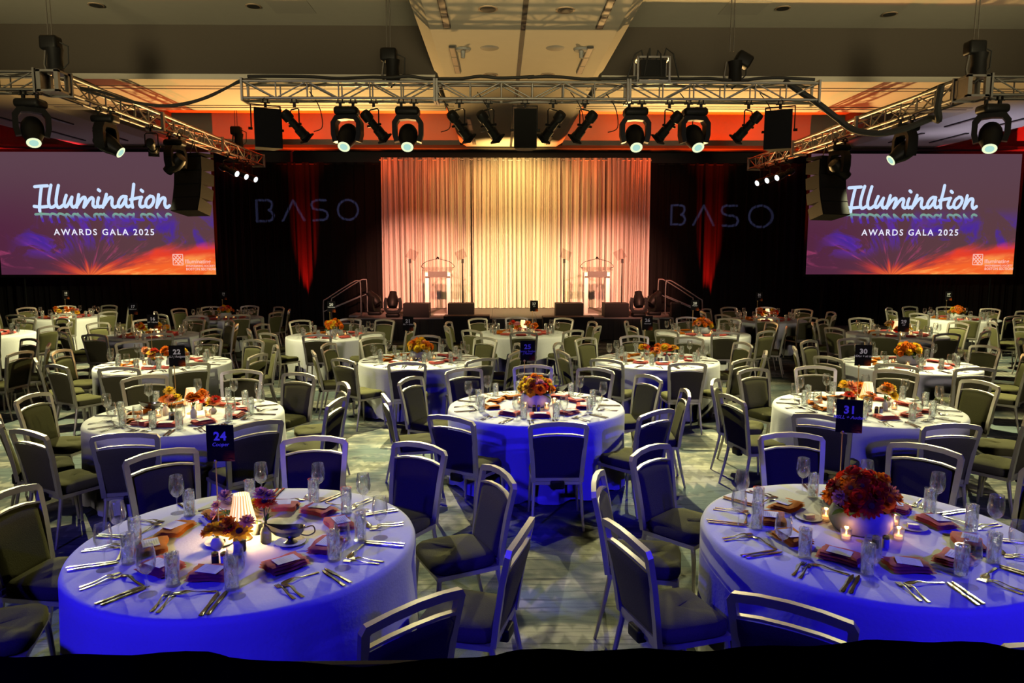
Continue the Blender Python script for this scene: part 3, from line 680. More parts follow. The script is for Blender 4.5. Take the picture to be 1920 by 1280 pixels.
# line arrays
def line_array(X, Y, Z, sgn, side):
    t = thing('line_array', 'black curved line-array loudspeaker stack hanging beside the %s screen' % side, 'speaker', (X, Y, Z), (0, 0, sgn * .35), 'line arrays')
    ob('fly_bar', B().box(-.32, .32, -.22, .22, -.44, -.38).mesh('fly_bar', M_blackmat, False), t)
    ob('sling', B().tube([(-.1, 0, -.38), (0, 0, -.1)], .012, 6).tube([(.1, 0, -.38), (0, 0, -.1)], .012, 6).mesh('sling', M_chain), t)
    z, y, a = -.46, 0., 0.
    for i in range(4):
        m = Matrix.Translation((0, y, z)) @ Matrix.Rotation(a, 4, 'X'); h = .29
        b = B(); b.add([m @ Vector(q_) for q_ in ((-.36, -.2, 0), (.36, -.2, 0), (.3, .24, -.03), (-.3, .24, -.03), (-.36, -.2, -h), (.36, -.2, -h), (.3, .24, -h + .03), (-.3, .24, -h + .03))],
              [(0, 1, 2, 3), (7, 6, 5, 4), (0, 4, 5, 1), (1, 5, 6, 2), (2, 6, 7, 3), (3, 7, 4, 0)])
        c = ob('cabinet', b.mesh('cabinet', M_blackmat, False), t)
        ob('grille', B().box(-.34, .34, -.215, -.202, -h + .015, -.015, m).mesh('grille', M_grille, False), c)
        e = m @ Vector((0, 0, -h - .012)); y, z = e.y, e.z; a -= .10
line_array(XA + .1275, 16.0, ZA - .05, -1, 'left'); line_array(XB - .1275, 15.5, ZB2 - .05, 1, 'right')
# chain hoists
def hoist(X, Y, zt, zc, label, tilt=0., small=False):
    t = thing('chain_hoist', label, 'hoist', (X, Y, zt), group='chain hoists')
    b = rbox(-.13, .13, -.1, .1, .3, .5, .04); ob('motor', b.mesh('motor', M_black), t, rot=(0, tilt, 0))
    ob('chain_bag', B().lathe([(.06, -.02), (.11, .0), (.10, .2), (.12, .32)], 12).mesh('chain_bag', M_blackmat), t, (.06, -.02, .0))
    ob('hook', B().tube([(0, 0, .32), (-.03, 0, .1), (0, 0, -.02), (.05, 0, -.06)], .02, 6).mesh('hook', M_chain), t, (-.08, 0, 0))
    for dx in (-.03, .03): ob('chain', B().tube([(dx, 0, .48), (dx * .8, 0, zc - zt)], .009, 6).mesh('chain', M_chain), t)
    ob('ceiling_plate', B().lathe([(.13, -.02), (.13, 0)], 16).mesh('ceiling_plate', M_slot), t, (0, 0, zc - zt))
    ob('power_cable', B().tube([(.12, 0, .42), (.25, 0, .36), (.24, 0, .12), (.1, 0, -.02), (.02, 0, -.1)], .012, 6).mesh('power_cable', M_rubber), t)
for u, s_, tl in ((730, 'left', 0), (1370, 'right', .5)):
    p = at(u, 150, YT); hoist(p.x, YT, TZ + .16, ZH, 'black chain hoist on the %s half of the main truss' % s_, tl)
hoist(XA, YA, ZA + .16, ZH, 'black chain hoist above the left truss corner'); hoist(XB, YB, ZB2 + .16, ZH, 'black chain hoist above the right truss corner')
hoist(XA, 19.0, ZA + .14, ZH, 'black chain hoist near the far end of the left truss'); hoist(XB, 18.6, ZB2 + .14, ZH, 'black chain hoist near the far end of the right truss')
# power box and cables
p = at(1222, 135, YT); t = thing('power_distribution_box', 'black power box in a silver cage on top of the main truss', 'equipment', (p.x, YT, TZ + .15))
ob('box', B().box(-.2, .2, -.12, .12, .03, .33).mesh('box', M_blackmat, False), t)
fr = B()
for x in (-.25, .25):
    fr.rectsweep([(x, -.15, 0), (x, .15, 0), (x, .15, .36), (x, -.15, .36)], .03, .03, (1, 0, 0), True)
for y in (-.15, .15):
    for z in (0, .36): fr.box(-.25, .25, y - .015, y + .015, z - .015, z + .015)
ob('cage', fr.mesh('cage', M_alu, False), t)
for k in range(4): ob('power_cable', B().tube([(-.15 + .1 * k, -.1, .33), (-.2 + .13 * k, -.16, .46 + .03 * (k % 2)), (-.3 + .2 * k, -.18, .4), (-.42 + .28 * k, -.1, .02)], .014, 6).mesh('power_cable', M_rubber), t)
def catm(P, k=5):
    P = [Vector(p) for p in P]; Q = []
    for i in range(len(P) - 1):
        a, b_, c, d = P[max(i - 1, 0)], P[i], P[i + 1], P[min(i + 2, len(P) - 1)]
        for j in range(k):
            s_ = j / k; Q.append(.5 * ((2 * b_) + (c - a) * s_ + (2 * a - 5 * b_ + 4 * c - d) * s_ ** 2 + (3 * b_ - a - 3 * c + d) * s_ ** 3))
    return Q + [P[-1]]
def cable(name, pts, r, label, k=5):
    tag(ob(name, B().tube(catm(pts, k), r, 7).mesh(name, M_rubber)), label, 'cable', 'rig cables')
def vl(*a): return [at(u, v, Y) for u, v, Y in a]
cable('swag_cable', vl((150, 165, 11.4), (190, 172, 11.6), (245, 190, 11.8), (310, 198, 11.9), (370, 188, 11.95), (425, 165, 12.0), (455, 150, 12.0), (500, 151, 12.0)), .022, 'black cable swagging from the left truss corner to the main truss')
cable('swag_cable', vl((152, 168, 11.4), (200, 182, 11.6), (270, 196, 11.8), (330, 199, 11.9), (390, 183, 11.95), (440, 158, 12.0), (470, 150, 12.0)), .016, 'thinner black cable hanging just below the left swag')
cable('loom_cable', vl((1470, 152, 12.0), (1500, 172, 12.0), (1535, 195, 11.95), (1570, 222, 11.9), (1600, 243, 11.8), (1650, 250, 11.6), (1700, 240, 11.4), (1745, 222, 11.25), (1760, 225, 11.1), (1758, 200, 11.0), (1765, 160, 10.9)), .05, 'thick black cable loom drooping between the main truss and the right truss')
import itertools
rnd = random.Random(5)
for nme, x0, x1, lab in (('truss_cable', TL.x + .1, TL.x + 4.6, 'black cable bundle laid along the top left half of the main truss'), ('truss_cable', TL.x + 4.5, TXR - .1, 'black cable bundle laid along the top right half of the main truss')):
    cable(nme, [(x0 + (x1 - x0) * i / 16, YT - .1 + rnd.uniform(-.04, .04), TZ + .18 + rnd.uniform(0, .035)) for i in range(17)], .026, lab, 3)
for i, (u, lab) in enumerate(((435, 0), (570, 0), (810, 0), (885, 0), (1060, 0), (1125, 0), (1265, 0), (1415, 0))):
    a = at(u + 10, 165, YT); b_ = at(u + 22, 230, YT)
    if i == 0: continue
    cable('drop_cable', [(a.x, YT, TZ), (a.x + .16, YT - .05, TZ - .25), (a.x + .2, YT - .05, TZ - .55), (a.x + .05, YT, TZ - .62)], .008, 'thin black cable dropping from the truss beside the %s profile spotlight' % ('first', 'first', 'second', 'third', 'fifth', 'sixth', 'seventh', 'eighth')[i])
cable('side_cable', [(XA, YA + .2 + .6 * i, ZA + .178 + rnd.uniform(0, .03)) for i in range(14)], .024, 'black cable bundle lying along the top of the left truss', 3)
cable('side_cable', [(XB, YB + .2 + .6 * i, ZB2 + .178 + rnd.uniform(0, .03)) for i in range(14)], .024, 'black cable bundle lying along the top of the right truss', 3)

# ------------------------------------------------------------------ stage
SX0, SX1, SY0, SY1, SZ = -3.95, 4.75, 19.8, 23.4, .61
t = thing('stage', 'low grey-topped stage platform with black skirting', 'stage', (0, 0, 0))
k = 7
for i in range(k):
    a, b_ = SX0 + (SX1 - SX0) * i / k, SX0 + (SX1 - SX0) * (i + 1) / k
    for y0, y1 in ((SY0, SY0 + 1.8), (SY0 + 1.8, SY1)): ob('deck_panel', B().box(a + .004, b_ - .004, y0 + .004, y1 - .004, SZ - .06, SZ).mesh('deck_panel', M_deck, False), t)
ob('skirt', drape_mesh(SX0, SX1, .01, SZ - .02, SY0 - .02, .012, .12, M_skirt, 77, 260, 3), t)
ob('side_skirt', B().box(SX0, SX0 + .02, SY0, SY1, 0, SZ - .06).mesh('side_skirt', M_skirt, False), t); ob('side_skirt', B().box(SX1 - .02, SX1, SY0, SY1, 0, SZ - .06).mesh('side_skirt', M_skirt, False), t)
for u0, u1, v, s_ in ((833, 918, 591, 'left'), (1017, 1112, 593, 'right')):
    a, b_ = at(u0, v, 19.3), at(u1, v, 19.3); t = thing('subwoofer', 'low wide black subwoofer cabinet standing before the stage, %s one' % s_, 'speaker', ((a.x + b_.x) / 2, 19.3, 0), group='subwoofers')
    w_ = (b_.x - a.x) / 2; ob('cabinet', B().box(-w_, w_, -.25, .25, 0, a.z).mesh('cabinet', M_blackmat, False), t); ob('grille', B().box(-w_ + .02, w_ - .02, -.262, -.25, .03, a.z - .03).mesh('grille', M_grille, False), t)
def lectern(u0, u1, side):
    a, b_ = at(u0, 545, 21.0), at(u1, 545, 21.0); cx, w_ = (a.x + b_.x) / 2, (b_.x - a.x) / 2
    t = thing('lectern', 'white two-column lectern with grey shelf and twin microphones, %s side of the stage' % side, 'lectern', (cx, 21.0, SZ), group='lecterns on the stage')
    for s_ in (-1, 1): ob('column', rbox(-.065, .065, -.1, .1, 0, 1.22, .03).mesh('column', M_frost), t, (s_ * (w_ - .065), 0, 0))
    ob('shelf', B().box(-w_ + .02, w_ - .02, -.16, .2, 1.07, 1.1).box(-w_ + .1, w_ - .1, -.13, -.1, 1.08, 1.24).mesh('shelf', mat('lectern_shelf', (.04, .037, .035), .5, noise=.1), False), t)
    b = B(); b.add([(-w_ - .06, -.22, 1.26), (w_ + .06, -.22, 1.26), (w_ + .06, .22, 1.34), (-w_ - .06, .22, 1.34), (-w_ - .06, -.22, 1.275), (w_ + .06, -.22, 1.275), (w_ + .06, .22, 1.355), (-w_ - .06, .22, 1.355)], [(3, 2, 1, 0), (4, 5, 6, 7), (0, 1, 5, 4), (1, 2, 6, 5), (2, 3, 7, 6), (3, 0, 4, 7)])
    ob('reading_top', b.mesh('reading_top', M_acryl, False), t)
    ob('base', B().box(-w_ - .02, w_ + .02, -.2, .2, 0, .025).mesh('base', M_frost, False), t)
    for s_ in (-1, 1):
        m_ = ob('gooseneck', B().tube(catm([(s_ * (w_ + .03), 0, 1.33), (s_ * (w_ + .1), 0, 1.38), (s_ * (w_ - .02), 0, 1.5), (s_ * .2, 0, 1.55), (s_ * .02, 0, 1.6)], 4), .008, 6).mesh('gooseneck', M_black), t)
        ob('microphone', B().tube([(s_ * .03, 0, 1.585), (s_ * .005, -.03, 1.645)], [.015, .022], 8).mesh('microphone', M_black), m_)
lectern(797, 846, 'left'); lectern(1094, 1143, 'right')
def prompter(u, b0, b1, lean, label, yd=20.3):
    p = at(u, 580, yd); l, r = at(b0, 580, yd).x, at(b1, 580, yd).x
    t = thing('teleprompter', label, 'teleprompter', (p.x, yd, SZ), group='teleprompters on the stage')
    ob('monitor_box', B().box(l - p.x, r - p.x, -.28, .28, 0, .38).mesh('monitor_box', M_blackmat, False), t)
    ob('pole', B().tube([(0, 0, .38), (0, 0, 1.0), (0, 0, 1.52)], [.022, .018, .014], 8).mesh('pole', M_black), t)
    ob('pivot', B().box(-.03, .03, -.03, .03, 1.48, 1.6).mesh('pivot', M_black, False), t)
    m = Matrix.Translation((0, 0, 1.6)) @ Matrix.Rotation(lean * .45, 4, 'Y') @ Matrix.Rotation(-.7, 4, 'X')
    ob('glass', B().box(-.14, .14, -.003, .003, 0, .33, m).mesh('glass', M_prompt, False), t)
prompter(770, 758, 806, 1, 'teleprompter with black floor box left of the left lectern'); prompter(868, 841, 889, -1, 'teleprompter with black floor box right of the left lectern')
prompter(1057, 1041, 1092, 1, 'teleprompter with black floor box left of the right lectern'); prompter(1165, 1131, 1176, -1, 'teleprompter with black floor box right of the right lectern')
for u, v, yd, aim, lab in ((737, 592, 20.15, (0, .45, 1), 'black moving-head light standing on the front left corner of the stage'), (703, 590, 20.9, (-.5, .2, .6), 'black moving-head light on the stage beside the left stairs, tilted outward'),
                       (1197, 592, 20.15, (0, .45, 1), 'black moving-head light standing on the front right corner of the stage'), (1226, 590, 20.7, (.5, .2, .6), 'black moving-head light on the stage beside the right stairs, tilted outward')):
    p = at(u, v, yd); o = moving_head((p.x, yd, SZ), aim, lab, None, -1, 'moving-head lights standing on the stage', False); o.location.z = SZ - .09
def stairs(x0, x1, y0, y1, sgn, side):
    t = thing('stage_stairs', 'black steps with silver handrails at the %s end of the stage' % side, 'stairs', (0, 0, 0), group='stage stairs')
    k = 3
    for i in range(k):
        a = x0 + (x1 - x0) * i / k; b_ = x0 + (x1 - x0) * (i + 1) / k; z = SZ * (i + 1) / (k + 0) - .02
        ob('step', B().box(min(a, b_), max(a, b_), y0, y1, z - .05, z).mesh('step', M_deck, False), t)
    for y in (y0 + .03, y1 - .03): ob('stringer', B().rectsweep([(x0, y, .02), (x1, y, SZ - .08)], .12, .04).mesh('stringer', M_blackmat, False), t)
    for y in (y0, y1):
        r = ob('handrail', B().tube(catm([(x0, y, .3), (x0, y, .95), (x0 + .12 * sgn, y, 1.08), (x1 - .25 * sgn, y, 1.52), (x1 - .06 * sgn, y, 1.58), (x1, y, 1.48), (x1, y, .62)], 4), .018, 8).mesh('handrail', M_alu), t)
        ob('mid_rail', B().tube([(x0, y, .7), (x1, y, 1.15)], .014, 6).mesh('mid_rail', M_alu), r)
stairs(-5.05, SX0 - .03, 21.0, 22.0, 1, 'left'); stairs(5.85, SX1 + .03, 21.0, 22.0, -1, 'right')
p = at(1266, 592, 20.6); t = thing('floor_loudspeaker', 'small dark loudspeaker standing on the floor right of the stage steps', 'speaker', (p.x, 20.6, 0))
ob('cabinet', rbox(-.13, .13, -.14, .14, 0, .98, .03).mesh('cabinet', M_blackmat), t); ob('grille', B().box(-.11, .11, -.152, -.14, .4, .94).mesh('grille', M_grille, False), t)

# ------------------------------------------------------------------ chair prototype (faces +Y, floor at z=0)
def make_chair():
    t = thing('banquet_chair', '', 'chair')
    fr = B()
    up = [(-.205, -.215, .42), (-.212, -.232, .55), (-.226, -.262, .74), (-.238, -.298, .905)]
    top = [(-.225, -.303, .925), (-.12, -.318, .945), (0, -.322, .952), (.12, -.318, .945), (.225, -.303, .925)]
    path = up + top + [(-x, y, z) for x, y, z in reversed(up)]
    fr.rectsweep(path, .038, .03, (0, 1, 0)); fr.box(-.205, .205, -.225, -.2, .425, .455)
    fr.rectsweep([(-.222, -.282, .832), (-.12, -.298, .852), (0, -.303, .858), (.12, -.298, .852), (.222, -.282, .832)], .012, .028, (0, 1, 0))
    ob('back_frame', fr.mesh('back_frame', M_frame, True, 30), t)
    pd = B()
    def prof(u, v, side):
        z0, z1 = .452, .845 - .022 * (2 * u - 1) ** 2
        z = z0 + (z1 - z0) * v; hw = .196 + .022 * v; x = (2 * u - 1) * hw
        y = -.214 - .085 * v ** 1.15 - .016 * (1 - (2 * u - 1) ** 2) * v
        e = min(1, min(u, 1 - u) * 9, min(v, 1 - v) * 11); e = math.sqrt(max(0, 1 - (1 - e) ** 2))
        return (x, y + (.036 * e if side else -.012 * e), z)
    pd.grid(lambda u, v: prof(u, v, 1), 13, 13)
    pd.grid(lambda u, v: prof(1 - u, v, 0), 13, 13)
    ob('backrest', pd.mesh('backrest', M_fab, True, 60), t)
    s_ = B()
    def seat(u, v):                       # u around, v across the section
        a = 2 * math.pi * u; c, q_ = math.cos(a), math.sin(a); n_ = 5.
        k = (abs(c) ** n_ + abs(q_) ** n_) ** (-1 / n_)
        rr = [(.2, .418), (.96, .418), (1, .432), (1, .462), (.975, .482), (.9, .494), (.6, .502), (.05, .504)][int(round(v * 7))]
        x, y = c * k * rr[0] * (.225 + .012 * q_), q_ * k * rr[0] * .222
        return (x, y, rr[1] - (.012 if q_ > .8 and rr[1] > .47 else 0))
    s_.grid(seat, 28, 8, True); s_.f.append(tuple(range(7 * 28, 8 * 28))); s_.mi.append(0)
    ob('seat', s_.mesh('seat', M_fab, True, 60), t)
    sf = B().rectsweep([(-.2, -.2, .405), (.2, -.2, .405), (.21, .19, .405), (-.21, .19, .405)], .03, .028, (0, 0, 1), True)
    ob('seat_frame', sf.mesh('seat_frame', M_frame, False), t)
    ob('hinge_bracket', rbox(-.06, .06, -.25, -.19, .36, .43, .015).mesh('hinge_bracket', M_black), t)
    fl = B().tube([(0, 0, .405), (.004, .012, .3), (.02, .03, 0)], [.016, .0155, .011], 8).mesh('leg', M_frame)
    bl = B().tube([(0, 0, .42), (.002, -.008, .36), (.01, -.035, .22), (.022, -.085, 0)], [.016, .016, .0145, .011], 8).mesh('leg', M_frame)
    for x in (-1, 1):
        ob('leg', fl, t, (x * .205, .185, 0), scale=(x, 1, 1)); ob('leg', bl, t, (x * .2, -.2, 0), scale=(x, 1, 1))
    return t
chair = make_chair(); kids_of(chair)

# ------------------------------------------------------------------ tabletop prototypes
TT = .768
def cloth_mesh(seed):
    rnd = random.Random(seed); nf = rnd.choice((13, 15, 17)); ph = rnd.uniform(0, 6.28); ph2 = rnd.uniform(0, 6.28); b = B()
    prof = [(.0, TT), (.45, TT), (.8, TT), (.895, TT), (.915, TT - .006), (.925, TT - .03)] + [(.925, TT - .03 - (TT - .035) * k / 10) for k in range(1, 11)]
    def fn(u, v):
        i = int(round(v * 15)); r, z = prof[i]; a = 2 * math.pi * u
        if i > 5:
            d = (i - 5) / 10
            f = math.sin(nf * a + ph + .8 * math.sin(3 * a + ph2)) + .45 * math.sin(2.3 * nf * a + ph2)
            r += .004 * d + (.022 * d ** 1.3) * f + .008 * d * math.sin(2 * a + ph)
            if i > 13: z += (.014 + .03 * max(0, math.sin(nf * a + ph2))) * (i - 13) / 2
        return (r * math.cos(a), r * math.sin(a), z)
    b.grid(fn, 128, 16, True); return b.mesh('tablecloth', M_cloth, True, 60)
cloths = [cloth_mesh(i) for i in range(4)]
top_me = B().lathe([(.9, TT - .03), (.905, TT - .004)], 40).mesh('tabletop', mat('plywood', (.35, .24, .14), .6, noise=.15, scale=8))
tleg_me = B().tube([(0, 0, 0), (0, 0, TT - .03)], .018, 8).mesh('leg', M_blackmat)
# glasses
gl_bowl = B().lathe([(.006, .088), (.02, .096), (.034, .115), (.0385, .14), (.036, .175), (.031, .205), (.030, .206), (.034, .175), (.036, .14), (.030, .117), (.012, .101)], 16, cap=False).mesh('bowl', M_glass)
gl_stem = B().lathe([(.005, .004), (.0038, .03), (.0038, .075), (.008, .092)], 8, cap=False).mesh('stem', M_glass)
gl_foot = B().lathe([(.036, 0), (.036, .002), (.02, .004), (.005, .007)], 16).mesh('foot', M_footglass)
def make_wine():
    t = thing('wine_glass', '', 'wine glass'); t.scale = (1.17,) * 3; ob('bowl', gl_bowl, t); ob('stem', gl_stem, t); ob('foot', gl_foot, t); kids_of(t); return t
def make_tumbler():
    t = thing('tumbler', '', 'water glass'); t.scale = (1.1,) * 3
    ob('glass', B().lathe([(.0315, 0), (.0315, .148), (.0285, .148), (.0285, .012)], 16).mesh('glass', M_glass), t)
    ob('iced_water', B().lathe([(.027, .013), (.0275, .13), (.02, .137), (.008, .142)], 14).mesh('iced_water', M_ice), t)
    for k in range(2): ob('ice_cube', rbox(-.011, .011, -.011, .011, -.009, .011, .003).mesh('ice_cube', M_ice), t, ((-.008, .009)[k], (.004, -.006)[k], .14), (.4, .3 + k, .5))
    kids_of(t); return t
wine_p, tumb_p = make_wine(), make_tumbler()
def outline_mesh(name, pts, zf, th=.0022, m=M_steel):
    """thin cutlery blade: pts = (y, half width) stations, zf(y) gives the arch"""
    b = B(); N = len(pts)
    for y, hw in pts:
        z = zf(y); b.v += [(-hw, y, z), (hw, y, z), (hw * .7, y, z + th), (-hw * .7, y, z + th)]
    for i in range(N - 1):
        for k in range(4): b.f.append((i * 4 + k, i * 4 + (k + 1) % 4, i * 4 + 4 + (k + 1) % 4, i * 4 + 4 + k))
    b.f += [(0, 3, 2, 1), tuple((N - 1) * 4 + k for k in range(4))]; b.mi = [0] * len(b.f); return b
arch = lambda y: .003 + .010 * math.exp(-((y - .03) / .035) ** 2)
fk = outline_mesh('fork', [(-.1, .004), (-.095, .0095), (-.07, .008), (-.02, .004), (.025, .0032), (.045, .009), (.058, .0125)], arch)
for k in range(4): fk.box(-.0118 + k * .0068, -.0118 + k * .0068 + .0032, .056, .1, .003, .0055)
fork_me = fk.mesh('fork', M_steel)
knife_me = outline_mesh('knife', [(-.118, .005), (-.112, .010), (-.06, .008), (-.005, .0065), (.0, .0075), (.03, .0105), (.08, .0105), (.105, .006), (.115, .001)], lambda y: .004, .004).mesh('knife', M_steel)
spoon_me = outline_mesh('spoon', [(-.1, .004), (-.095, .0095), (-.07, .008), (-.01, .0038), (.03, .0035), (.045, .011), (.065, .0185), (.085, .016), (.098, .006)], arch).mesh('spoon', M_steel)
def napkin_mesh(seed, m):
    rnd = random.Random(seed); b = B(); ph = rnd.uniform(0, 6)
    for k, (sx, sy, z0, z1) in enumerate(((.105, .078, 0, .015), (.102, .072, .013, .026), (.098, .062, .025, .037))):
        def top(u, v, s=1):
            x, y = (2 * u - 1), (2 * v - 1); e = min(1, (1 - abs(x)) * 5, (1 - abs(y)) * 4); e = math.sqrt(max(0, 1 - (1 - e) ** 2))
            zm = (z0 + z1) / 2; h = (z1 - z0) / 2
            return (x * sx + .004 * math.sin(7 * y + ph + k), y * sy + .005 * math.sin(4 * x + ph) + .006 * k, zm + s * h * e + .003 * math.sin(5 * x + ph + k) * (1 - abs(y)))
        b.grid(lambda u, v: top(u, v, 1), 11, 8); b.grid(lambda u, v: top(1 - u, v, -.9), 11, 8)
    return b.mesh('napkin', m)
nap = {c: [napkin_mesh(i, M_nap[c]) for i in range(3)] for c in M_nap}
def menu_mat():
    m = bpy.data.materials.new('printed_menu'); m.use_nodes = True; nt = m.node_tree; q = NT(nt)
    x, y, z = q.sep(nt.nodes.new('ShaderNodeTexCoord').outputs['Object'])
    ln = q.step(q.m('PINGPONG', y, .006), .0035, .005); ln = q.m('MULTIPLY', ln, q.step(q.m('ABSOLUTE', x), .038, .034))
    nt.links.new(q.mix(q.m('MULTIPLY', ln, .45), (.8, .79, .76), (.25, .25, .28)), nt.nodes['Principled BSDF'].inputs['Base Color']); nt.nodes['Principled BSDF'].inputs['Roughness'].default_value = .8; return m
menu_me = B().box(-.06, .06, -.042, .042, 0, .0015).mesh('menu_card', menu_mat(), False)
# flowers: each built facing +Z, base at origin
def petal(b, L, Wd, lift, az, base=.004, curl=0.):
    m = Matrix.Rotation(az, 4, 'Z'); vs = []
    for k, (s_, wf) in enumerate(((0, .25), (.35, .85), (.75, 1.), (1., .35))):
        r = base + L * s_; z = lift * L * s_ - curl * L * s_ * s_
        for x in (-1, 1): vs.append(m @ Vector((x * Wd / 2 * wf, r, z + .002 * (1 - abs(wf)))))
    b.add(vs, [(0, 1, 3, 2), (2, 3, 5, 4), (4, 5, 7, 6)])
def gerbera(m):
    b = B()
    for k in range(15): petal(b, .036, .0125, .18, 2 * math.pi * k / 15, .006, .1)
    for k in range(12): petal(b, .026, .010, .45, 2 * math.pi * (k + .5) / 12, .004, .1)
    b.cur = 1; b.lathe([(.011, .002), (.010, .008), (.004, .010)], 10); return b.mesh('flower', [m, M_centre])
def rose(m):
    b = B()
    for ring, (n_, L, lift, cu) in enumerate(((6, .036, .55, .45), (6, .034, 1.0, .35), (5, .032, 1.6, .2), (4, .03, 2.6, .0))):
        for k in range(n_): petal(b, L / math.sqrt(1 + lift * lift) * 1.2, .034 - ring * .003, lift, 2 * math.pi * (k + ring * .5) / n_, .003, cu)
    b.lathe([(.006, .0), (.014, .012), (.013, .028), (.004, .036)], 8); return b.mesh('flower', [m, M_centre])
def puff(m):
    b = B(); rnd = random.Random(len(m.name))
    for ring, (n_, L, lift) in enumerate(((11, .034, .15), (10, .034, .7), (8, .033, 1.5), (6, .03, 3.))):
        for k in range(n_): petal(b, L / math.sqrt(1 + lift * lift) * 1.1 + rnd.uniform(-.002, .002), .014, lift, 2 * math.pi * (k + ring * .4) / n_ + rnd.uniform(-.1, .1), .002, .12)
    b.lathe([(.004, 0), (.012, .01), (.009, .024), (.002, .03)], 8); return b.mesh('flower', [m, M_centre])
FL = {}
def flower(kind, c):
    if (kind, c) not in FL: FL[kind, c] = {'g': gerbera, 'r': rose, 'p': puff}[kind](FM[c])
    return FL[kind, c]
def leaf_mesh():
    b = B(); vs = []
    for s_, wf in ((0, .1), (.3, .9), (.6, .85), (.85, .45), (1, .02)):
        for x in (-1, 1): vs.append((x * .014 * wf, .075 * s_, .02 * s_ - .03 * s_ * s_ + .004 * abs(x)))
    b.add(vs, [(2 * i, 2 * i + 1, 2 * i + 3, 2 * i + 2) for i in range(4)]); return b.mesh('leaf', M_leaf)
leaf_me = leaf_mesh()
bowl_me = B().lathe([(.085, 0), (.105, .008), (.122, .04), (.118, .08), (.105, .105), (.098, .105), (.108, .075), (.1, .03), (.0, .02)], 24).mesh('bowl', M_whitecer)
def bowl_arrangement(loc, label, pal, seed, nf=30, size=1.):
    rnd = random.Random(seed); t = thing('flower_arrangement', label, 'flowers', loc, (0, 0, rnd.uniform(0, 6)), 'low bowl flower arrangements')
    t.scale = (size,) * 3
    ob('bowl', bowl_me, t, scale=(1.2, 1.2, 1.15))
    ob('foam', B().lathe([(.115, .1), (.115, .12), (.08, .17), (.01, .2)], 14).mesh('foam', M_leaf), t)
    ga = math.pi * (3 - math.sqrt(5))
    for k in range(nf):
        h = 1 - (k + .5) / nf * 1.0; h = h ** .8; a = k * ga + rnd.uniform(-.2, .2); rr = math.sqrt(max(0, 1 - h * h)); R_ = rnd.uniform(.115, .155)
        d = Vector((rr * math.cos(a), rr * math.sin(a), h * .95 + .08)).normalized()
        p_ = Vector((0, 0, .13)) + Vector((d.x * R_ * 1.05, d.y * R_ * 1.05, d.z * R_ * .9))
        c = rnd.choice(pal); kd = rnd.choice('grrpp'); o = ob('flower', flower(kd, c), t, p_, d.to_track_quat('Z', 'Y').to_euler(), rnd.uniform(1.05, 1.5))
    for k in range(12):
        a = rnd.uniform(0, 6.28); ob('leaf', leaf_me, t, (.1 * math.cos(a), .1 * math.sin(a), .11), (rnd.uniform(-.2, .7), rnd.uniform(-.4, .4), a - math.pi / 2), rnd.uniform(.9, 1.4))
    return t
def bottle_vase(): return B().lathe([(.026, 0), (.03, .006), (.03, .065), (.024, .082), (.011, .092), (.011, .108), (.013, .112), (.009, .112), (.009, .09)], 16).mesh('vase', M_whitecer)
def cup_vase(): return B().lathe([(.03, 0), (.033, .004), (.033, .066), (.029, .066), (.029, .01)], 16).mesh('vase', M_whitecer)
def ball_vase(): return B().lathe([(.02, 0), (.034, .014), (.036, .035), (.026, .056), (.014, .064), (.012, .064), (.012, .05)], 16).mesh('vase', M_whitecer)
VASES = {'bottle': (bottle_vase(), .112), 'cup': (cup_vase(), .066), 'ball': (ball_vase(), .064)}
def bud_vase(loc, kind, flowers, label, seed=0):
    """flowers: list of (kind, colour, dx, dy, dz, size)"""
    me, h = VASES[kind]; t = thing('bud_vase', label, 'vase', loc, group='bud vases with flowers'); ob('vase', me, t); rnd = random.Random(seed)
    for kd, c, dx, dy, dz, s_ in flowers:
        e = Vector((dx, dy, h + dz)); d = (e - Vector((0, 0, h * .6))).normalized(); d = (d + Vector((0, -.35, 0))).normalized()
        ob('stem', B().tube([(0, 0, h * .4), (dx * .3, dy * .3, h + dz * .4), e], .0022, 5).mesh('stem', M_stem), t)
        ob('flower', flower(kd, c), t, e, d.to_track_quat('Z', 'Y').to_euler(), s_ * 1.2)
    for k in range(3): a = rnd.uniform(0, 6.28); ob('leaf', leaf_me, t, (0, 0, h), (rnd.uniform(.3, .9), 0, a), .8)
    return t
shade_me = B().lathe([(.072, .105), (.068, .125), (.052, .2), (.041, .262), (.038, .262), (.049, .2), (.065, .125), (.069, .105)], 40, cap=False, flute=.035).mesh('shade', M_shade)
lamp_n = [0]
def table_lamp(loc, label, power=3.):
    t = thing('table_lamp', label, 'lamp', loc, group='small lit table lamps')
    ob('base', B().lathe([(.05, 0), (.05, .008), (.02, .014)], 20).mesh('base', M_brass), t); ob('pole', B().tube([(0, 0, .01), (0, 0, .235)], .006, 8).mesh('pole', M_brass), t)
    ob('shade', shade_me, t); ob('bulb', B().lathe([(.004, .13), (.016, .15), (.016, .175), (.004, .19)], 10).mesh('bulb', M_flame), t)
    d = bpy.data.lights.new('lamp_glow', 'POINT'); d.energy = power; d.color = (1, .62, .24); d.shadow_soft_size = .03
    o = bpy.data.objects.new('lamp_glow', d); COL.objects.link(o); o.location = Vector(loc) + Vector((0, 0, .1)); return t
vot_me = B().lathe([(.026, 0), (.028, .004), (.031, .07), (.028, .07), (.025, .012)], 24, flute=.02).mesh('glass', M_votive)
wax_me = B().lathe([(.022, .012), (.022, .028), (.004, .03)], 12).mesh('candle', M_wax); flm_me = B().lathe([(.001, .03), (.005, .036), (.004, .044), (.0005, .054)], 8).mesh('flame', M_flame)
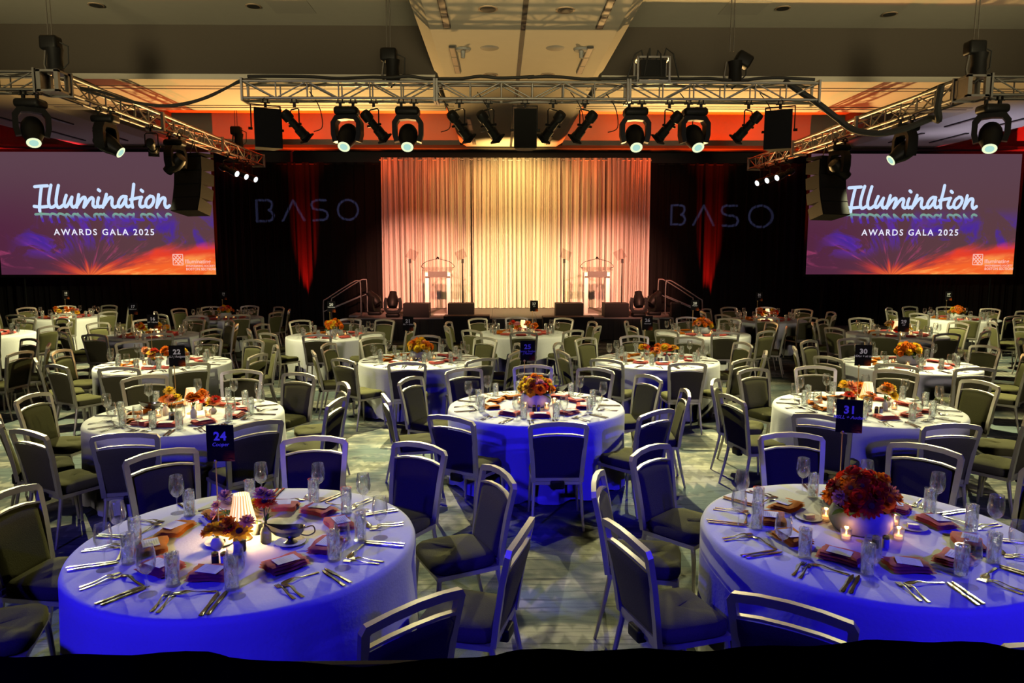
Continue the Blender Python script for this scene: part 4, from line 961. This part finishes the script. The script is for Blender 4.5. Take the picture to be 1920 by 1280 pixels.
def votive(loc, label, light=True):
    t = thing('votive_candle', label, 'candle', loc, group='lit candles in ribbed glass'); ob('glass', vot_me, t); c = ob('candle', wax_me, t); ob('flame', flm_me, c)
    if light:
        d = bpy.data.lights.new('candle_glow', 'POINT'); d.energy = .25; d.color = (1, .5, .15); d.shadow_soft_size = .01
        o = bpy.data.objects.new('candle_glow', d); COL.objects.link(o); o.location = Vector(loc) + Vector((0, 0, .06))
def shaker(loc, kind, label):
    t = thing(kind + '_shaker', label, 'shaker', loc, group='salt and pepper shakers'); ob('glass', B().lathe([(.018, 0), (.018, .05)], 12).mesh('glass', M_salt if kind == 'salt' else M_pepper), t); ob('lid', B().lathe([(.0185, .05), (.018, .064), (.01, .07)], 12).mesh('lid', M_steel), t)
def gravy_boat(loc, rz, label, s=1.):
    t = thing('sauce_boat', label, 'sauce boat', loc, (0, 0, rz)); t.scale = (s,) * 3; b = B()
    def fn(u, v):
        a = 2 * math.pi * u; c, q_ = math.cos(a), math.sin(a)
        sp_ = max(0, -c) ** 3
        r = (.25, .62, .9, 1.)[int(round(v * 3))]; z = (.03, .042, .07, .092)[int(round(v * 3))]
        return (c * (.085 + .05 * sp_) * r, q_ * .048 * r * (1 - .55 * sp_), z + (.022 * sp_ + .006 * max(0, c)) * (v ** 2))
    b.grid(fn, 28, 4, True); ob('boat', b.mesh('boat', M_steel, True, 80), t)
    ob('foot', B().lathe([(.038, .008), (.03, .012), (.014, .022), (.02, .033)], 16).mesh('foot', M_steel), t)
    ob('handle', B().tube(catm([(.08, 0, .088), (.125, 0, .1), (.135, 0, .065), (.1, 0, .045), (.06, 0, .05)], 4), .004, 6).mesh('handle', M_steel), t)
    ob('gravy', B().lathe([(.045, .068), (.0, .07)], 14, Matrix.Scale(1.4, 4, (1, 0, 0)), False).mesh('gravy', M_gravy), t)
    ob('saucer', B().lathe([(.05, 0), (.06, .002), (.085, .012), (.084, .014), (.055, .006), (0, .006)], 24).mesh('saucer', M_whitecer), t)
def butter_dish(loc, rz, label):
    t = thing('butter_plate', label, 'plate', loc, (0, 0, rz), 'butter plates'); ob('plate', B().lathe([(.045, 0), (.055, .002), (.08, .01), (.079, .012), (.05, .005), (0, .005)], 24).mesh('plate', M_whitecer), t)
    ob('butter', B().box(-.03, .03, -.014, .014, .006, .026).mesh('butter', M_butter, False), t)
# numbered card stands
def card_mat():
    m = bpy.data.materials.new('printed_number_card'); m.use_nodes = True; nt = m.node_tree; q = NT(nt); tc = nt.nodes.new('ShaderNodeTexCoord').outputs['Object']
    x, y, z = q.sep(tc); f = q.m('MULTIPLY', q.step(x, .0, .075), q.step(z, .075, .0)); nz = q.noise(q.comb(q.m('MULTIPLY', x, 20.), q.m('MULTIPLY', z, 90.)), 1., 3.)
    f = q.m('MULTIPLY', f, q.step(nz, .25, .6)); c = q.mix(f, (.005, .0045, .006), (.55, .09, .01)); c = q.mix(q.m('MULTIPLY', q.step(f, .55, .9), q.step(z, .03, .0)), c, (.85, .3, .05))
    nt.links.new(c, nt.nodes['Principled BSDF'].inputs['Base Color']); nt.nodes['Principled BSDF'].inputs['Roughness'].default_value = .7; nt.nodes['Principled BSDF'].inputs['Specular IOR Level'].default_value = .08; return m
card_me = B().box(-.08, .08, -.0015, .0015, 0, .22).mesh('card', card_mat(), False)
pole_me = B().tube([(0, 0, .008), (0, 0, .44)], .004, 8).lathe([(.012, .425), (.014, .435), (.009, .445)], 10).mesh('stem', M_brass)
cbase_me = B().lathe([(.045, 0), (.045, .005), (.012, .01)], 20).mesh('base', M_brass)
num_me = {}
def number_stand(loc, num, nm, rz, label):
    t = thing('table_number_stand', label, 'table number', loc, (0, 0, rz), 'table number cards')
    ob('base', cbase_me, t); lo = -.06 if num == '24' else 0.; ob('stem', pole_me, t, scale=(1, 1, 1 + lo / .44)); c = ob('card', card_me, t, (.035, -.006, .435 + lo))
    ob('number', text_mesh(num, .07, M_ink, .0028, 0, 1.1), c, (0, -.0025, .15), (math.pi / 2, 0, 0))
    for k, ln in enumerate(nm.split('\n')): ob('name', text_mesh(ln, .031, M_ink, .0003, .25), c, (0, -.0025, .102 - .024 * k), (math.pi / 2, 0, 0))

# ------------------------------------------------------------------ tables
#  key: (x, y, chair angles or offset, centrepiece, number, name on the card, stand position in the photo, card turn)
HOT = ['orange', 'orange', 'coral', 'red', 'yellow', 'gold', 'pink']; SUN = ['orange', 'orange', 'yellow', 'gold', 'coral', 'orange']; DEEP = ['red', 'red', 'maroon', 'orange', 'orange', 'coral', 'red', 'red', 'mauve']
T = {
 '24': (-1.41, 3.98, [0, 43, 77, 115, 149, 180, -139, -100, -70, -35], 'lamp24', 'Cooper', (410, 978), -.02),
 '31': (2.11, 4.02, [-38, -74, -108, -140, 173, 140, 107, 72, 36, 0], 'bowl31', 'MSLL + Audtec', (1573, 930), .3),
 '22': (-3.12, 7.21, [5, 42, 82, 115, 150, 180, -140, -92, -52, -24], 'lamp', 'LLI | Redgate', (331, 764), -.12),
 '25': (.38, 7.56, [5, 43, 83, 120, 149, 178, -147, -115, -77, -31], 'bowl', 'Sentry Sealant\n| Platner', (983, 749), -.02),
 '30': (3.82, 7.42, [-40, -3, 33, 70, 108, 142, 176, -152, -112, -78], 'lamp', 'HDLv + sit lab', (1606, 762), .25),
 '16': (-4.89, 10.62, [6, 35, 74, 110, 146, 180, -138, -94, -60, -28], 'vases', 'LLI + Barber', (286, 668), -.1),
 '21': (-1.2, 10.96, 0, 'bowl', 'BLT + Edsal', (762, 674), 0.),
 '26': (2.37, 10.89, 1, 'vases', 'Hammel', (1208, 672), .05),
 '29': (5.95, 10.41, 1, 'bowl', 'LSI', (1685, 676), .15),
 '17': (-6.80, 14.3, -8, 'lamp', 'Redmond', (249, 632), -.15),
 '20': (-3.23, 14.24, 3, 'bowl', 'Cammarata', (612, 628), 0.),
 '27': (.44, 14.6, 0, 'lamp', 'SCI', (998, 624), .1),
 '28': (4.07, 14.5, -3, 'bowl', 'Premier', (1302, 624), .05),
 '33': (7.85, 14.25, 0, 'lamp', '', None, 0.),
 '19': (-6.83, 18.2, -4, 'bowl', 'Tait', (403, 598), -.05),
 '18': (-10.92, 18.5, -8, 'lamp', 'Audio', (108, 596), -.05),
 '36': (6.45, 17.5, 14, 'lamp', 'Sylva', (1430, 598), .1),
 '37': (11.23, 17.67, 12, 'bowl', 'Lumen', (1784, 596), .15),
 'L': (-8.45, 10.75, 10, 'none', '', None, 0.), 'K': (-10.3, 14.6, 4, 'none', '', None, 0.), 'J': (9.75, 10.8, 10, 'none', '', None, 0.), 'H': (11.6, 14.3, 0, 'none', '', None, 0.), }
DESC = {'24': 'front left table', '31': 'front right table', '22': 'second-row left table', '25': 'second-row centre table', '30': 'second-row right table',
        '16': 'third-row left table', '21': 'third-row centre-left table', '26': 'third-row centre-right table', '29': 'third-row right table',
        '17': 'fourth-row outer left table', '20': 'fourth-row inner left table', '27': 'fourth-row centre table', '28': 'fourth-row inner right table', '33': 'fourth-row outer right table',
        '19': 'back-row inner left table', '18': 'back-row outer left table', '36': 'back-row inner right table', '37': 'back-row outer right table',
        'L': 'cut-off left edge table, third row', 'K': 'cut-off left edge table, fourth row', 'J': 'cut-off right edge table, third row', 'H': 'cut-off right edge table, fourth row'}
HRS = ['six', 'five', 'four', 'three', 'two', 'one', 'twelve', 'eleven', 'ten', 'nine', 'eight', 'seven']
def in_frame(p, mx=30):
    v = Vector(p) - Vector((0, 0, HC)); c, s_ = math.cos(YAW), math.sin(YAW); x, yf = v.x * c - v.y * s_, v.x * s_ + v.y * c
    c, s_ = math.cos(PITCH), math.sin(PITCH); d, u = yf * c - v.z * s_, yf * s_ + v.z * c
    return d > .3 and -mx < 960 + F * x / d < 1920 + mx and 640 - F * u / d < 1260 + mx
R = random.Random(21)
for key, (tx, ty, ang, cp, nm, stp, turn) in T.items():
    D = DESC[key]; small = ty > 12.5
    if isinstance(ang, (int, float)): ang = [ang + 36 * k + R.uniform(-3, 3) for k in range(10)]
    ang = [(a + 180) % 360 - 180 for a in ang]
    if in_frame((tx, ty, .7), 400):
        tb = thing('banquet_table', 'round %s under a floor-length white cloth' % D + (', card %s' % key if stp else ''), 'table', (tx, ty, 0), (0, 0, R.uniform(0, 6)), 'white-clothed banquet tables')
        ob('tablecloth', R.choice(cloths), tb); ob('tabletop', top_me, tb)
    used = set(); hours = {}
    for a in sorted(ang):
        h = round(a / 30) % 12
        while h in used: h = (h + 1) % 12
        used.add(h); hours[a] = HRS[h]
    for k, a in enumerate(ang):
        ph = rad(a); dx, dy = math.sin(ph), -math.cos(ph); hr = hours[a]
        rs = 1.245 + R.uniform(-.018, .025); cpos = (tx + dx * rs, ty + dy * rs, 0); turn_c = R.uniform(-.09, .09)
        if in_frame((cpos[0], cpos[1], .8), 60):
            vw = 'dark back turned' if abs(a) < 60 else ('side-on' if abs(a) < 125 else 'facing the camera')
            place(chair, 'banquet chair at %s o\'clock, %s, %s' % (hr, D, vw), 'banquet chairs around the tables', cpos, (0, 0, math.atan2(dy, dx) + math.pi / 2 + turn_c))
        if cp == 'none' and abs(tx) > 9: pass
        # place setting (local: r outward toward the seat, s to the diner's right)
        ex, ey = Vector((dx, dy, 0)), Vector((-dy, dx, 0))        # outward, diner's... right when facing inward is -ey
        def pt(r, s_, z=TT): return Vector((tx, ty, z)) + ex * r - ey * s_ * -1
        rot = math.atan2(-dy, -dx) - math.pi / 2
        if not in_frame(pt(.6, 0), 20): continue
        P_ = '%s o\'clock, %s' % (hr, D)
        q_ = pt(.70 + R.uniform(-.012, .012), .165 + R.uniform(-.01, .01)); place(wine_p, 'stemmed wine glass at ' + P_, 'wine glasses on the tables', q_, (0, 0, 0))
        q_ = pt(.605 + R.uniform(-.012, .012), .12 + R.uniform(-.006, .006)); q_ = pt(.575 + R.uniform(-.012, .012), .185 + R.uniform(-.01, .01)) if k % 2 else q_
        place(tumb_p, 'tall tumbler of iced water at ' + P_, 'water glasses on the tables', q_, (0, 0, R.uniform(0, 6)))
        orange = -160 < a < -50
        nc = 'orange' if orange else 'coral'; nr = rot + R.uniform(-.1, .1); npos = pt(.5 + R.uniform(-.02, .02), -.03, TT + .004)
        tag(ob('napkin', R.choice(nap[nc]), None, npos, (0, 0, nr)), 'folded %s napkin at %s' % (nc, P_), 'napkin', 'folded napkins on the tables')
        if ty < 12.5: tag(ob('menu_card', menu_me, None, npos + Vector((0, 0, .039)) + ex * .005, (R.uniform(-.05, .05), R.uniform(-.05, .05), nr + R.uniform(-.3, .3))), 'white menu card on the napkin at ' + P_, 'menu card', 'menu cards')
        if ty < 12.5:
            for i, s_ in enumerate((-.13, -.165)): tag(ob('fork', fork_me, None, pt(.755 - .012 * i, s_), (0, 0, rot + R.uniform(-.06, .06))), '%s silver fork at %s' % (('inner', 'outer')[i], P_), 'fork', 'forks on the tables')
            for i, s_ in enumerate((.075, .105)): tag(ob('knife', knife_me, None, pt(.77 - .01 * i, s_), (0, 0, rot + R.uniform(-.06, .06))), '%s silver knife at %s' % (('inner', 'outer')[i], P_), 'knife', 'knives on the tables')
        if ty < 8.5: tag(ob('spoon', spoon_me, None, pt(.655, -.04), (0, 0, rot + math.pi / 2 + R.uniform(-.1, .1))), 'silver dessert spoon at %s' % P_, 'spoon', 'dessert spoons on the tables')
    # ---- centrepieces
    def cpt(r, a): return Vector((tx + r * math.sin(a), ty - r * math.cos(a), TT))
    if stp: number_stand(Vector((tx - .14, ty + .27, TT)) if key in ('19', '20', '28', '37', '36', '18') else on(*stp, TT), key, nm, -turn, 'black number card %s on a thin brass stand, %s' % (key, D))
    if cp == 'bowl':
        o = bowl_arrangement((tx + .0, ty + .02, TT), 'low white bowl of %s flowers, %s' % ('mixed' if key == '25' else 'orange', D), HOT if key in '25 19' else SUN, int(key), 30 if not small else 24, 1.12)
        for k, a in enumerate((-.6, .5, 1.9, -2.2)):
            votive(cpt(.21, a), 'lit ribbed-glass candle %s of the flower bowl, %s' % (('near left', 'near right', 'far right', 'far left')[k], D), ty < 9)
    elif cp == 'bowl31':
        bowl_arrangement((on(1613, 992, TT).x, on(1613, 992, TT).y, TT), 'low white bowl of deep red and mauve flowers, front right table', DEEP, 31, 34, 1.2)
        for u, v, d in ((1548, 975, 'far left'), (1586, 1012, 'near left'), (1684, 1012, 'near right'), (1676, 985, 'far right')): votive(on(u, v, TT), 'lit ribbed-glass candle %s of the red flower bowl, front right table' % d)
        shaker(on(1641, 1026, TT), 'pepper', 'pepper shaker in front of the flower bowl on the front right table'); shaker(on(1660, 1026, TT), 'salt', 'salt shaker in front of the flower bowl on the front right table')
        butter_dish(on(1517, 972, TT), .2, 'white butter plate left of the flower bowl on the front right table'); butter_dish(on(1712, 990, TT), -.3, 'white butter plate right of the flower bowl on the front right table')
    elif cp == 'lamp24':
        table_lamp(on(456, 1010, TT), 'small pleated lamp glowing warm among bud vases on the front left table', 8.0)
        V = [('cup', (450, 1032), [('g', 'gold', .005, -.01, .045, 1.5), ('g', 'maroon', -.045, 0, .06, 1.0), ('p', 'pink', .04, .01, .09, 1.0), ('r', 'orange', -.055, .01, .085, .9)], 'white cup vase with a big yellow daisy at the front of the front left table'),
             ('ball', (408, 1028), [('r', 'gold', -.025, 0, .035, 1.05), ('r', 'gold', .025, 0, .04, 1.15), ('p', 'orange', -.06, 0, .02, .7)], 'round white vase with yellow ranunculus beside the shakers on the front left table'),
             ('bottle', (499, 1016), [('g', 'red', .0, 0, .12, 1.25), ('p', 'pink', .03, .01, .1, .9), ('p', 'mauve', -.02, .01, .16, 1.0), ('p', 'mauve', .02, .01, .15, .9)], 'white bottle vase with a dark red daisy, right of the front left lamp'),
             ('cup', (482, 1000), [('r', 'cream', 0, 0, .04, 1.1), ('r', 'cream', .03, 0, .07, 1.1), ('r', 'yellow', -.01, .02, .09, 1.0)], 'white cup vase with cream roses behind the lamp on the front left table'),
             ('bottle', (430, 1000), [('p', 'pink', -.06, 0, .05, .8), ('p', 'pink', -.075, 0, .0, .7), ('p', 'mauve', -.02, .02, .1, 1.0), ('r', 'cream', .01, 0, .06, 1.1)], 'white bottle vase with pink sprays left of the lamp on the front left table')]
        for i, (kd, uv, fl_, lb) in enumerate(V): bud_vase(on(*uv, TT), kd, fl_, lb, i)
        shaker(on(404, 1058, TT), 'pepper', 'pepper shaker in front of the vases on the front left table'); shaker(on(421, 1058, TT), 'salt', 'salt shaker in front of the vases on the front left table')
        gravy_boat(on(545, 1018, TT), 0., 'silver sauce boat on a saucer right of the vases on the front left table'); butter_dish(on(412, 1018, TT), .4, 'small white plate behind the round vase on the front left table')
    elif cp in ('lamp', 'vases'):
        if cp == 'lamp': table_lamp(cpt(.05, 2.6), 'small pleated lamp glowing warm in the middle of the %s' % D, 4.5 if ty < 9 else 6)
        rnd = random.Random(int(key)); sets = [('bottle', -.2, -.03), ('cup', -.07, -.18), ('bottle', .12, -.14), ('ball', .24, .04), ('cup', .03, .22)]
        for i, (kd, dx, dy) in enumerate(sets):
            fl_ = [(rnd.choice('grp'), rnd.choice(HOT if i % 2 else SUN + ['red', 'cream']), rnd.uniform(-.045, .045), rnd.uniform(-.02, .03), rnd.uniform(.03, .13), rnd.uniform(1.05, 1.5)) for _ in range(4)]
            bud_vase((tx + dx, ty + dy, TT), kd, fl_, 'white %s vase of %s flowers, %s, %s' % (kd, ('red and gold', 'orange', 'yellow', 'coral', 'mixed')[i], ('leftmost', 'frontmost', 'right of centre', 'rightmost', 'rearmost')[i], D), i)
        for k, a in enumerate((-1.1, 1.2)): votive(cpt(.26, a), 'lit ribbed-glass candle %s of the vases, %s' % (('left', 'right')[k], D), ty < 9)
    if key in ('25', '22', '30', '21', '26'):
        shaker(cpt(.27, -.12), 'pepper', 'dark pepper shaker near the centre of the %s' % D); shaker(cpt(.27, .05), 'salt', 'salt shaker near the centre of the %s' % D)
    if key == '25': gravy_boat(on(1043, 738, TT), math.pi, 'silver sauce boat right of the flower bowl on the second-row centre table')
    if key == '22': gravy_boat(on(288, 772, TT), .2, 'silver sauce boat left of the vases on the second-row left table')
    if key == '30': gravy_boat(on(1569, 760, TT), .2, 'silver sauce boat left of the vases on the second-row right table')
# prototypes themselves leave the scene
for pr in (chair, wine_p, tumb_p):
    for o in [c for c in bpy.data.objects if c.parent == pr] + [pr]: bpy.data.objects.remove(o)
